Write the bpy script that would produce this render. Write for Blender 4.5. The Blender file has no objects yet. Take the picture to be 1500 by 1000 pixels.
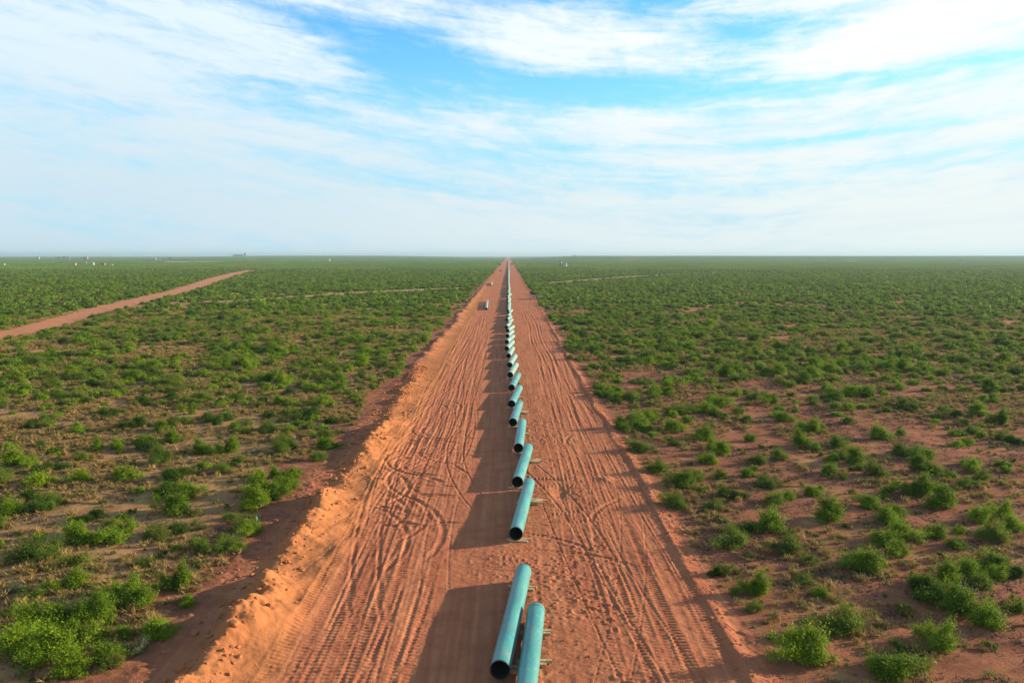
import bpy, math, random
import numpy as np
from mathutils import Vector

sc = bpy.context.scene
COL = sc.collection
R = math.radians

# ------------------------------------------------------------------ camera, sky, sun, exposure
H = 21.0                       # height of the camera above the cleared strip
F = 1167.0                     # focal length in pixels of the 1500 px wide photograph
PITCH = math.atan(126 / F)
YAW = R(0.245)
cam = bpy.data.cameras.new("camera")
cam.sensor_width = 36
cam.lens = F / 1500 * 36
cam.clip_start = 0.5
cam.clip_end = 60000
cam_o = bpy.data.objects.new("camera", cam)
cam_o.location = (0, 0, H)
cam_o.rotation_euler = (math.pi / 2 - PITCH, 0, -YAW)
COL.objects.link(cam_o)
sc.camera = cam_o

SUN_EL, SUN_ROT = R(13.6), R(74)
SUN_STRENGTH = 5.0
SKY_STRENGTH = 0.115
sun = bpy.data.lights.new("sun", 'SUN')
sun.energy = SUN_STRENGTH
sun.angle = R(0.55)
sun.color = (1.0, 0.83, 0.62)
sun_o = bpy.data.objects.new("sun", sun)
sd = Vector((math.sin(SUN_ROT) * math.cos(SUN_EL), math.cos(SUN_ROT) * math.cos(SUN_EL), math.sin(SUN_EL)))
sun_o.rotation_euler = sd.to_track_quat('Z', 'Y').to_euler()
sun_o.location = (60, 20, 60)
COL.objects.link(sun_o)

sc.view_settings.view_transform = 'Standard'
sc.view_settings.look = 'None'
sc.view_settings.gamma = 1
sc.view_settings.exposure = 1.25
sc.cycles.max_bounces = 6
sc.cycles.diffuse_bounces = 3
sc.cycles.transparent_max_bounces = 6
sc.cycles.volume_bounces = 1


class NT:
    """small helper to write node trees"""
    def __init__(self, tree):
        self.t = tree
    def n(self, kind, **kw):
        nd = self.t.nodes.new(kind)
        for k, v in kw.items():
            if k.startswith('i_'):
                key = k[2:]
                key = int(key) if key.isdigit() else key.replace('_', ' ')
                self.put(nd.inputs[key], v)
            else:
                setattr(nd, k, v)
        return nd
    def put(self, sock, v):
        if isinstance(v, bpy.types.NodeSocket):
            self.t.links.new(v, sock)
        elif isinstance(v, (tuple, list)) and len(v) == 3 and sock.type == 'RGBA':
            sock.default_value = (*v, 1)
        else:
            sock.default_value = v
    def m(self, op, a, b=0.0, c=None, clamp=False):
        nd = self.t.nodes.new('ShaderNodeMath')
        nd.operation = op
        nd.use_clamp = clamp
        self.put(nd.inputs[0], a)
        self.put(nd.inputs[1], b)
        if c is not None:
            self.put(nd.inputs[2], c)
        return nd.outputs[0]
    def sm(self, x, lo, hi):
        nd = self.t.nodes.new('ShaderNodeMapRange')
        nd.interpolation_type = 'SMOOTHSTEP'
        self.put(nd.inputs[0], x)
        self.put(nd.inputs[1], lo)
        self.put(nd.inputs[2], hi)
        return nd.outputs[0]
    def mix(self, f, a, b, blend='MIX'):
        nd = self.t.nodes.new('ShaderNodeMix')
        nd.data_type = 'RGBA'
        nd.blend_type = blend
        self.put(nd.inputs[0], f)
        self.put(nd.inputs[6], a)
        self.put(nd.inputs[7], b)
        return nd.outputs[2]
    def noise(self, vec, scale, detail=4, rough=0.55, dist=0.0):
        nd = self.t.nodes.new('ShaderNodeTexNoise')
        self.t.links.new(vec, nd.inputs['Vector'])
        nd.inputs['Scale'].default_value = scale
        nd.inputs['Detail'].default_value = detail
        nd.inputs['Roughness'].default_value = rough
        nd.inputs['Distortion'].default_value = dist
        return nd.outputs[0]
    def xyz(self, x, y, z):
        nd = self.t.nodes.new('ShaderNodeCombineXYZ')
        for i, v in enumerate((x, y, z)):
            self.put(nd.inputs[i], v)
        return nd.outputs[0]


def build_world():
    w = bpy.data.worlds.new("World")
    sc.world = w
    w.use_nodes = True
    k = NT(w.node_tree)
    bg = w.node_tree.nodes['Background']
    bg.inputs[1].default_value = SKY_STRENGTH
    sky = k.n('ShaderNodeTexSky', sky_type='NISHITA', sun_disc=False, sun_elevation=SUN_EL, sun_rotation=SUN_ROT)
    sky.air_density, sky.dust_density, sky.ozone_density = 1.0, 0.4, 2.0
    co = k.n('ShaderNodeTexCoord')
    sep = k.n('ShaderNodeSeparateXYZ')
    w.node_tree.links.new(co.outputs['Generated'], sep.inputs[0])
    x, y, z = sep.outputs
    u = k.m('ARCTAN2', x, y)                       # azimuth in radians, 0 along the pipe row
    v = k.m('ARCSINE', z)                          # elevation in radians
    up = k.m('MAXIMUM', u, 0.0)
    tilt = k.m('SUBTRACT', k.m('MULTIPLY', u, 0.13), k.m('MULTIPLY', k.m('MULTIPLY', up, up), 0.26))
    vv = k.m('ADD', v, tilt)
    # noises: streaky high cloud
    n1 = k.noise(k.xyz(k.m('MULTIPLY', u, 3.2), k.m('MULTIPLY', vv, 15.0), 3.1), 1.0, 9, 0.60, 0.35)
    n2 = k.noise(k.xyz(k.m('MULTIPLY', u, 10.0), k.m('MULTIPLY', vv, 70.0), 7.7), 1.0, 7, 0.62, 0.5)
    n3 = k.noise(k.xyz(k.m('MULTIPLY', u, 26.0), k.m('MULTIPLY', vv, 60.0), 1.7), 1.0, 6, 0.65, 0.8)
    # clear openings between the clouds: direction, spread and depth
    gaps = [(600, 85, 120, 40, .95), (650, 135, 110, 30, .8), (930, 135, 130, 24, 1.0), (860, 150, 120, 18, .7),
            (800, 8, 260, 16, .8), (960, 40, 60, 22, .45), (1100, 55, 75, 17, .8), (1060, 95, 70, 25, .5), (1130, 140, 90, 12, .55),
            (1440, 98, 90, 9, .5), (1280, 120, 110, 12, .4), (480, 148, 150, 14, .55), (420, 165, 70, 10, .4),
            (560, 190, 170, 13, .42), (820, 185, 70, 20, .5), (1010, 170, 60, 14, .45), (1290, 195, 190, 7, .32), (800, 225, 100, 15, .4),
            (900, 262, 260, 16, .38), (1300, 248, 260, 18, .46), (520, 250, 200, 12, .28), (150, 22, 120, 14, .42), (40, 215, 130, 45, .30), (250, 130, 160, 10, .25),
            (650, 283, 160, 8, .3), (1100, 305, 260, 12, .2), (250, 0, 120, 12, .5), (1250, -60, 300, 20, .5), (360, 12, 130, 10, .45), (520, 60, 90, 10, .4), (300, 105, 150, 9, .3), (150, 160, 160, 9, .3), (620, 215, 180, 8, .35), (1150, 215, 200, 7, .35), (1000, 285, 260, 9, .3), (500, -70, 300, 30, .6)]
    g = None
    for px, py, sx, sy, amt in gaps:
        cu = math.atan((px - 750) / F) + YAW
        cv = math.atan((374 - py) / F * math.cos(cu))
        tl = 0.13 * cu - 0.26 * max(cu, 0) ** 2
        du = k.m('DIVIDE', k.m('SUBTRACT', u, cu), sx / F)
        dv = k.m('DIVIDE', k.m('SUBTRACT', vv, cv + tl), sy / F)
        e = k.m('EXPONENT', k.m('MULTIPLY', k.m('ADD', k.m('MULTIPLY', du, du), k.m('MULTIPLY', dv, dv)), -0.7))
        e = k.m('MULTIPLY', e, amt)
        g = e if g is None else k.m('ADD', g, e)
    g = k.m('MULTIPLY', k.m('MINIMUM', g, 1.15), 0.82)
    t = k.m('ADD', g, k.m('MULTIPLY', k.m('SUBTRACT', n1, 0.5), 1.45))
    t = k.m('ADD', t, k.m('MULTIPLY', k.m('SUBTRACT', n2, 0.5), 1.25))
    t = k.m('ADD', t, k.m('MULTIPLY', k.m('SUBTRACT', n3, 0.5), 0.85))
    # gentle everywhere-thin cloud so that the far sky behind the camera is cloudy as well
    blue = k.sm(t, -0.08, 1.0)
    clear = k.mix(1.0, sky.outputs[0], (0.40, 0.88, 1.10), 'MULTIPLY')
    low = k.sm(v, 0.30, 0.02)
    # cloud colour: white, a little greyer and bluer on the left, away from the sun
    warm = k.sm(u, -0.55, 0.4)
    cl_hi = k.mix(warm, (2.95, 3.5, 3.85), (3.9, 4.0, 3.92))
    cl_lo = k.mix(warm, (2.30, 2.90, 3.25), (3.15, 3.45, 3.42))
    cloud = k.mix(low, cl_hi, cl_lo)
    cloud = k.mix(k.m('ADD', k.m('MULTIPLY', k.sm(n1, 0.35, 0.65), 0.18), k.m('MULTIPLY', k.sm(n2, 0.42, 0.62), 0.16)), cloud, (2.5, 3.05, 3.5))
    lowblue = k.mix(low, clear, (1.55, 2.85, 3.55))
    skyc = k.mix(blue, cloud, lowblue)
    skyc = k.mix(k.m('MULTIPLY', k.sm(v, 0.38, 0.75), 0.85), skyc, clear)
    below = k.sm(v, -0.01, -0.06)
    skyc = k.mix(below, skyc, (0.9, 0.75, 0.6))
    w.node_tree.links.new(skyc, bg.inputs[0])


build_world()

# ------------------------------------------------------------------ helpers
def at(px, py, z=0.0):
    """the point of the photograph's pixel at height z, as a place in the world"""
    a, b = (px - 750) / F, -(py - 500) / F
    d = Vector((a, math.cos(PITCH) + b * math.sin(PITCH), -math.sin(PITCH) + b * math.cos(PITCH)))
    c, s = math.cos(YAW), math.sin(YAW)
    d = Vector((c * d.x + s * d.y, -s * d.x + c * d.y, d.z))
    t = (z - H) / d.z
    return Vector((0, 0, H)) + d * t


def hash2(ix, iy, seed):
    h = (ix.astype(np.int64) * 374761393 + iy.astype(np.int64) * 668265263 + seed * 974711) & 0xffffffff
    h = ((h ^ (h >> 13)) * 1274126177) & 0xffffffff
    h = ((h ^ (h >> 16)) * 2246822519) & 0xffffffff
    return ((h ^ (h >> 15)) & 0xffffff) / float(0xffffff)


def vnoise(x, y, seed=0):
    x, y = np.asarray(x, float), np.asarray(y, float)
    x, y = np.broadcast_arrays(x, y)
    ix, iy = np.floor(x), np.floor(y)
    fx, fy = x - ix, y - iy
    fx, fy = fx * fx * (3 - 2 * fx), fy * fy * (3 - 2 * fy)
    a, b = hash2(ix, iy, seed), hash2(ix + 1, iy, seed)
    c, d = hash2(ix, iy + 1, seed), hash2(ix + 1, iy + 1, seed)
    return (a + (b - a) * fx) * (1 - fy) + (c + (d - c) * fx) * fy


def fbm(x, y, seed=0, octv=4, gain=0.5):
    s, a, tot = 0.0, 1.0, 0.0
    for o in range(octv):
        s = s + a * vnoise(x * 2 ** o + 13.7 * o, y * 2 ** o + 7.3 * o, seed + o)
        tot += a
        a *= gain
    return s / tot


def sstep(x, lo, hi):
    t = np.clip((x - lo) / (hi - lo), 0, 1)
    return t * t * (3 - 2 * t)


def link(name, data, parent=None):
    o = bpy.data.objects.new(name, data)
    COL.objects.link(o)
    if parent:
        o.parent = parent
    return o


def tag(o, label=None, cat=None, group=None, kind=None):
    for key, val in (('label', label), ('category', cat), ('group', group), ('kind', kind)):
        if val:
            o[key] = val
    return o


def thing(name, loc, label, cat, group=None, rz=0.0):
    o = bpy.data.objects.new(name, None)
    o.empty_display_size = 0.2
    o.location = loc
    o.rotation_euler = (0, 0, rz)
    COL.objects.link(o)
    return tag(o, label, cat, group)


def mesh_np(name, verts, faces, mat=None, smooth=False, k=4):
    """mesh from numpy arrays; faces is (n, k)"""
    me = bpy.data.meshes.new(name)
    verts = np.ascontiguousarray(verts, np.float32)
    faces = np.ascontiguousarray(faces, np.int32)
    n = len(faces)
    me.vertices.add(len(verts))
    me.vertices.foreach_set('co', verts.ravel())
    me.loops.add(n * k)
    me.loops.foreach_set('vertex_index', faces.ravel())
    me.polygons.add(n)
    me.polygons.foreach_set('loop_start', np.arange(0, n * k, k, dtype=np.int32))
    me.polygons.foreach_set('loop_total', np.full(n, k, np.int32))
    me.polygons.foreach_set('use_smooth', np.full(n, smooth, bool))
    me.update(calc_edges=True)
    if mat:
        me.materials.append(mat)
    return me


class MB:
    """collects boxes, tubes and discs into one mesh"""
    def __init__(self):
        self.v, self.f = [], []
    def add(self, vs, fs):
        b = len(self.v)
        self.v += [tuple(p) for p in vs]
        self.f += [tuple(i + b for i in q) for q in fs]
        return self
    def box(self, c, s, rz=0.0, bev=0.0, tilt=0.0):
        hx, hy, hz = s[0] / 2, s[1] / 2, s[2] / 2
        b = min(bev, hx * .9, hy * .9, hz * .9)
        vs = []
        if b <= 0:
            rings = [(-hz, 0), (hz, 0)]
        else:
            rings = [(-hz, b), (-hz + b, 0), (hz - b, 0), (hz, b)]
        for z, i in rings:
            for sx, sy in ((-1, -1), (1, -1), (1, 1), (-1, 1)):
                vs.append((sx * (hx - i), sy * (hy - i), z))
        fs = [(3, 2, 1, 0)]
        for r in range(len(rings) - 1):
            for q in range(4):
                a = r * 4 + q
                d = r * 4 + (q + 1) % 4
                fs.append((a, d, d + 4, a + 4))
        t = (len(rings) - 1) * 4
        fs.append((t, t + 1, t + 2, t + 3))
        cs, sn = math.cos(rz), math.sin(rz)
        ct, st = math.cos(tilt), math.sin(tilt)
        out = []
        for x, y, z in vs:
            x, z = x * ct + z * st, -x * st + z * ct
            out.append((c[0] + x * cs - y * sn, c[1] + x * sn + y * cs, c[2] + z))
        return self.add(out, fs)
    def tube(self, p, q, r0, r1=None, n=10, caps=True):
        r1 = r0 if r1 is None else r1
        p, q = Vector(p), Vector(q)
        d = (q - p).normalized()
        a = d.orthogonal().normalized()
        b = d.cross(a)
        vs = []
        for c, r in ((p, r0), (q, r1)):
            for i in range(n):
                t = 2 * math.pi * i / n
                vs.append(c + a * (r * math.cos(t)) + b * (r * math.sin(t)))
        fs = [(i, (i + 1) % n, n + (i + 1) % n, n + i) for i in range(n)]
        if caps:
            fs += [tuple(range(n))[::-1], tuple(range(n, 2 * n))]
        return self.add(vs, fs)
    def lathe(self, prof, n=24, c=(0, 0, 0)):
        vs, fs = [], []
        for r, z in prof:
            for i in range(n):
                t = 2 * math.pi * i / n
                vs.append((c[0] + r * math.cos(t), c[1] + r * math.sin(t), c[2] + z))
        for j in range(len(prof) - 1):
            for i in range(n):
                fs.append((j * n + i, j * n + (i + 1) % n, (j + 1) * n + (i + 1) % n, (j + 1) * n + i))
        return self.add(vs, fs)
    def mesh(self, name, mat, smooth=False):
        me = bpy.data.meshes.new(name)
        me.from_pydata(self.v, [], self.f)
        me.materials.append(mat)
        if smooth:
            for p in me.polygons:
                p.use_smooth = True
        me.update()
        return me
    def build(self, name, mat, parent=None, smooth=False):
        return link(name, self.mesh(name, mat, smooth), parent)


# ------------------------------------------------------------------ materials
def new_mat(name):
    m = bpy.data.materials.new(name)
    m.use_nodes = True
    k = NT(m.node_tree)
    return m, k, m.node_tree.nodes['Principled BSDF']


def plain(name, col, rough=0.7, metal=0.0, var=0.18, scale=3.0):
    m, k, b = new_mat(name)
    co = k.n('ShaderNodeTexCoord')
    n = k.noise(co.outputs['Object'], scale, 5, 0.6)
    dark = tuple(c * (1 - var) for c in col)
    lite = tuple(min(1, c * (1 + var)) for c in col)
    k.put(b.inputs['Base Color'], k.mix(k.sm(n, 0.3, 0.7), dark, lite))
    b.inputs['Roughness'].default_value = rough
    b.inputs['Metallic'].default_value = metal
    return m


ROW_L, ROW_R = -15.7, 13.1        # edges of the cleared strip


def soil_material(name='red soil'):
    m, k, b = new_mat(name)
    geo = k.n('ShaderNodeNewGeometry')
    P = geo.outputs['Position']
    sep = k.n('ShaderNodeSeparateXYZ')
    m.node_tree.links.new(P, sep.inputs[0])
    X, Y, Z = sep.outputs
    nb = k.noise(P, 0.09, 5, 0.6)
    nm = k.noise(P, 0.55, 5, 0.6)
    nf = k.noise(P, 3.5, 5, 0.65)
    # graded sand of the strip: streaks along the driving direction
    stv = k.xyz(k.m('MULTIPLY', X, 2.2), k.m('MULTIPLY', Y, 0.05), 0.0)
    ns = k.noise(stv, 1.0, 5, 0.6)
    c = k.mix(k.sm(ns, 0.35, 0.68), SAND_A, SAND_B)
    c = k.mix(k.m('MULTIPLY', k.sm(nm, 0.4, 0.7), 0.5), c, SAND_C)
    # loose bright sand pushed up on the windrow
    bank = k.m('MULTIPLY', k.sm(X, -18.0, -15.5), k.sm(X, -10.5, -13.0))
    c = k.mix(k.m('MULTIPLY', bank, 0.75), c, SAND_D)
    # undisturbed soil with litter and dry grass outside
    o = k.mix(k.sm(nm, 0.35, 0.65), SOIL_A, SOIL_B)
    o = k.mix(k.m('MULTIPLY', k.sm(nf, 0.52, 0.7), 0.55), o, SOIL_C)
    ng = k.m('ADD', k.m('MULTIPLY', nb, 0.6), k.m('MULTIPLY', nm, 0.4))
    side = k.sm(X, 6.0, -20.0)
    lo = k.m('SUBTRACT', 0.55, k.m('MULTIPLY', side, 0.15))
    far = k.sm(Y, 90.0, 420.0)
    lo = k.m('SUBTRACT', lo, k.m('MULTIPLY', far, 0.06))
    gr = k.m('MULTIPLY', k.sm(k.m('SUBTRACT', ng, lo), -0.03, 0.08), k.m('ADD', 0.55, k.m('MULTIPLY', nf, 0.5)), clamp=True)
    keep = k.m('SUBTRACT', 1.0, k.m('MULTIPLY', k.sm(X, -26.0, -21.5), k.sm(X, 17.0, 13.0)))
    o = k.mix(k.m('MULTIPLY', k.m('MULTIPLY', gr, keep), 0.85), o, GRASS_T)
    npk = k.noise(P, 7.0, 3, 0.7)
    o = k.mix(k.m('MULTIPLY', k.sm(npk, 0.60, 0.68), 0.6), o, (0.050, 0.030, 0.018))
    o = k.mix(k.m('MULTIPLY', k.sm(npk, 0.36, 0.30), 0.35), o, (0.24, 0.12, 0.07))
    # very far ground: scrub too far to tell apart
    o = k.mix(k.m('MULTIPLY', k.sm(Y, 2500.0, 5200.0), 0.9), o, (0.075, 0.10, 0.035))
    wob = k.m('MULTIPLY', k.m('SUBTRACT', k.noise(P, 0.35, 4, 0.6), 0.5), 3.2)
    Xw = k.m('ADD', X, wob)
    inside = k.m('MULTIPLY', k.sm(Xw, ROW_L - 3.4, ROW_L - 0.6), k.sm(Xw, ROW_R + 0.9, ROW_R - 0.3))
    c = k.mix(inside, o, c)
    k.put(b.inputs['Base Color'], c)
    b.inputs['Roughness'].default_value = 0.95
    b.inputs['Specular IOR Level'].default_value = 0.04
    bump = k.n('ShaderNodeBump')
    bump.inputs['Strength'].default_value = 0.75
    bump.inputs['Distance'].default_value = 0.05
    hgt = k.m('ADD', k.m('MULTIPLY', nf, 1.0), k.m('MULTIPLY', k.noise(P, 9.0, 4, 0.7), 0.9))
    k.put(bump.inputs['Height'], hgt)
    m.node_tree.links.new(bump.outputs[0], b.inputs['Normal'])
    return m


SAND_A, SAND_B, SAND_C, SAND_D = (0.335, 0.112, 0.053), (0.420, 0.165, 0.076), (0.255, 0.077, 0.042), (0.375, 0.145, 0.050)
SOIL_A, SOIL_B, SOIL_C = (0.285, 0.112, 0.054), (0.200, 0.074, 0.039), (0.105, 0.052, 0.028)
GRASS_T = (0.340, 0.210, 0.082)
M_SOIL = soil_material()


def leaf_material(name, c_dark, c_lite, trans=0.35):
    m, k, b = new_mat(name)
    oi = k.n('ShaderNodeObjectInfo')
    geo = k.n('ShaderNodeNewGeometry')
    at_ = k.n('ShaderNodeAttribute', attribute_name='tint')
    nz = k.noise(geo.outputs['Position'], 0.06, 3, 0.6)
    f = k.m('ADD', k.m('MULTIPLY', at_.outputs['Fac'], 0.45), k.m('MULTIPLY', oi.outputs['Random'], 0.55))
    c = k.mix(f, c_dark, c_lite)
    c = k.mix(k.m('MULTIPLY', k.sm(nz, 0.45, 0.75), 0.22), c, (0.11, 0.115, 0.038))
    nL = k.noise(geo.outputs['Position'], 0.012, 4, 0.6)
    c = k.mix(k.m('MULTIPLY', k.sm(nL, 0.46, 0.70), 0.35), c, c_dark)
    k.put(b.inputs['Base Color'], c)
    b.inputs['Roughness'].default_value = 0.6
    b.inputs['Specular IOR Level'].default_value = 0.06
    tr = k.n('ShaderNodeBsdfTranslucent')
    k.put(tr.inputs[0], k.mix(0.5, c, (0.14, 0.20, 0.02)))
    mx = k.n('ShaderNodeMixShader')
    mx.inputs[0].default_value = trans
    t = m.node_tree
    t.links.new(b.outputs[0], mx.inputs[1])
    t.links.new(tr.outputs[0], mx.inputs[2])
    t.links.new(mx.outputs[0], t.nodes['Material Output'].inputs[0])
    return m


M_LEAF = {
    'g': leaf_material('mesquite leaves', (0.0433, 0.1073, 0.0052), (0.2374, 0.3457, 0.0165)),
    'o': leaf_material('creosote leaves', (0.0537, 0.0991, 0.0114), (0.1651, 0.2270, 0.0268)),
    'd': leaf_material('dark shrub leaves', (0.0144, 0.0433, 0.0052), (0.0619, 0.1290, 0.0114)),
    'y': leaf_material('yellow green leaves', (0.1084, 0.1342, 0.0206), (0.1961, 0.2116, 0.0361)),
    's': leaf_material('snakeweed leaves', (0.0877, 0.1032, 0.0144), (0.1548, 0.1548, 0.0227)),
    'w': leaf_material('grey sage leaves', (0.0980, 0.1115, 0.0619), (0.1496, 0.1600, 0.0949)),
}
M_FAR = leaf_material('far scrub leaves', (0.0672, 0.1344, 0.0120), (0.2160, 0.3180, 0.0264), 0.3)
M_DRY = leaf_material('dry grass blades', (0.21, 0.130, 0.048), (0.38, 0.255, 0.10), 0.3)
M_BARK = plain('shrub bark', (0.17, 0.135, 0.105), 0.9)
M_LITTER = plain('dead plant litter', (0.075, 0.045, 0.028), 0.9, 0, .5, 4)
M_TIMBER = plain('pale timber', (0.40, 0.27, 0.14), 0.85, 0, 0.35, 6)
M_STEEL = plain('bare dark steel', (0.06, 0.055, 0.05), 0.55, 0.4)
M_BORE = plain('rusty black pipe bore', (0.012, 0.011, 0.010), 0.9)
M_DARKSEAM = plain('dark seam tape', (0.03, 0.09, 0.09), 0.6)
M_WHITE = plain('white paint', (0.55, 0.56, 0.55), 0.6)
M_TAN = plain('tan paint', (0.36, 0.29, 0.21), 0.6)
M_GREY = plain('grey painted steel', (0.25, 0.28, 0.30), 0.6)
M_DARK = plain('dark painted steel', (0.06, 0.07, 0.08), 0.6)
M_PINK = plain('faded red cladding', (0.28, 0.15, 0.13), 0.7)
M_POLE = plain('weathered pole wood', (0.16, 0.13, 0.10), 0.9)
M_POST = plain('silvered post wood', (0.50, 0.46, 0.42), 0.9)
M_GLASS = plain('dark window glass', (0.03, 0.04, 0.05), 0.15)
M_RUBBER = plain('black rubber', (0.02, 0.02, 0.02), 0.9)
M_TRUCK = plain('dark truck paint', (0.05, 0.05, 0.06), 0.35)
M_TRUCKW = plain('white truck paint', (0.75, 0.75, 0.74), 0.35)
M_RIBBON = plain('green survey ribbon', (0.05, 0.45, 0.25), 0.6)
M_LATH = plain('survey lath wood', (0.60, 0.48, 0.36), 0.8)


def coat_material(name, deep, pale, dust):
    m, k, b = new_mat(name)
    co = k.n('ShaderNodeTexCoord')
    O = co.outputs['Object']
    oi = k.n('ShaderNodeObjectInfo')
    mp = k.n('ShaderNodeMapping')
    m.node_tree.links.new(O, mp.inputs[0])
    mp.inputs['Scale'].default_value = (1.6, 0.35, 1.6)
    k.put(mp.inputs['Location'], k.xyz(k.m('MULTIPLY', oi.outputs['Random'], 40.0), 0.0, 0.0))
    n1 = k.noise(mp.outputs[0], 1.0, 5, 0.6)
    n2 = k.noise(O, 5.0, 5, 0.7, 0.4)
    mp2 = k.n('ShaderNodeMapping')
    m.node_tree.links.new(O, mp2.inputs[0])
    mp2.inputs['Scale'].default_value = (0.5, 3.2, 0.5)
    n3 = k.noise(mp2.outputs[0], 1.0, 3, 0.6)
    c = k.mix(k.sm(n1, 0.3, 0.7), deep, pale)
    c = k.mix(k.m('MULTIPLY', k.sm(n3, 0.5, 0.75), 0.35), c, pale)
    c = k.mix(k.m('MULTIPLY', k.sm(n2, 0.55, 0.70), 0.6), c, dust)
    n4 = k.noise(O, 1.3, 6, 0.7, 0.6)
    c = k.mix(k.m('MULTIPLY', k.sm(n4, 0.48, 0.72), 0.42), c, (0.22, 0.20, 0.15))
    k.put(b.inputs['Base Color'], c)
    k.put(b.inputs['Roughness'], k.m('ADD', 0.30, k.m('MULTIPLY', n2, 0.3)))
    return m


M_COAT = coat_material('teal epoxy coating', (0.0142, 0.1652, 0.1676), (0.0472, 0.2537, 0.2301), (0.2242, 0.3068, 0.2596))
M_COAT_P = coat_material('chalky pale green coating', (0.1180, 0.2537, 0.2065), (0.1947, 0.3127, 0.2537), (0.2832, 0.3186, 0.2714))

# ------------------------------------------------------------------ terrain
def far_relief(x, y):
    """the land lifts a little towards the horizon, more on the right"""
    right = 15.5 * sstep(y, 2300, 5000) * sstep(x / np.maximum(y, 1), 0.012, 0.10)
    left = 4.5 * sstep(y, 2600, 5000) * sstep(-x / np.maximum(y, 1), 0.02, 0.10)
    u = x / np.maximum(y, 1)
    ridge = 13.5 * np.exp(-((y - 7200) / 1500.0) ** 2) * sstep(u, -0.44, -0.30) * (1 - sstep(u, -0.16, -0.03))
    roll = 3.2 * (fbm(x / 900.0, y / 1300.0, 91, 3) - 0.5) * sstep(y, 1800, 4200) * (1 - np.exp(-(x / 160.0) ** 2))
    return (right + left) * (1 - 0.4 * sstep(y, 6000, 12000)) + ridge + roll


def base_relief(x, y):
    out = sstep(np.abs(x + 1.7), 15, 19)
    near = 1 - sstep(y, 250, 700)
    h = 0.55 * (fbm(x / 9.0, y / 9.0, 5, 3) - 0.5) + 0.16 * (fbm(x / 1.3, y / 1.3, 6, 3) - 0.5)
    return h * out * near + far_relief(x, y)


def berm_shape(x, y):
    """ragged windrow of spoil along the left edge of the strip"""
    fade = 1 - 0.52 * sstep(y, 78, 130) - 0.6 * sstep(y, 300, 800)
    wx = x + 0.9 * (fbm(x / 2.6, y / 2.4, 21, 2) - 0.5) + 0.12 * (fbm(x / .55, y / .55, 22, 2) - 0.5)
    wig = 1.5 * (vnoise(0 * y + 3.3, y / 17.0, 23) - 0.5) + 1.6 * (vnoise(0 * y + 1.7, y / 4.2, 24) - 0.5)
    xc = -15.1 - 1.8 * sstep(y, 75, 160) + wig
    t = wx - xc
    lump = 0.45 + 0.70 * vnoise(0 * y + 9.1, y / 2.9, 25) ** 1.2 + .25 * vnoise(0 * y + 2.1, y / 11.0, 29)
    notch = 1 - 0.55 * np.exp(-((y - 69.5) / 2.6) ** 2) - 0.35 * np.exp(-((y - 62.0) / 1.2) ** 2)
    brk = 0.30 + 0.70 * sstep(vnoise(0 * y + 6.6, y / 6.5, 128), .18, .55)
    A = (1.34 - .16 * sstep(y, 70, 110)) * lump * notch * brk
    right = np.exp(-(np.maximum(t, 0) / 1.55) ** 1.5)
    left = np.exp(-(np.maximum(-t, 0) / 0.95) ** 2.2)
    h = A * np.where(t > 0, right, left)
    # bite marks where the blade left lumps standing
    cl = 0.55 * fbm(x / 2.4, y / 2.0, 26, 2) + 0.45 * fbm(x / 1.0, y / 1.0, 126, 3)
    h = h * (0.35 + 1.4 * cl)
    # clods rolled down the far side, and a low apron on the strip side
    apron = 0.22 * np.exp(-((x + 12.6 + 0.6 * wig) / 1.1) ** 2) * vnoise(x / 1.1, y / 1.6, 27)
    back = 0.13 * np.exp(-((x + 18.4) / 1.2) ** 2) * np.maximum(fbm(x / 0.7, y / 0.7, 28, 3) - 0.35, 0) * 2
    return (h + apron + back) * fade


def rut(t, w, depth):
    return depth * (-np.exp(-(t / w) ** 2) + 0.55 * np.exp(-((np.abs(t) - 1.75 * w) / (0.65 * w)) ** 2))


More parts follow.
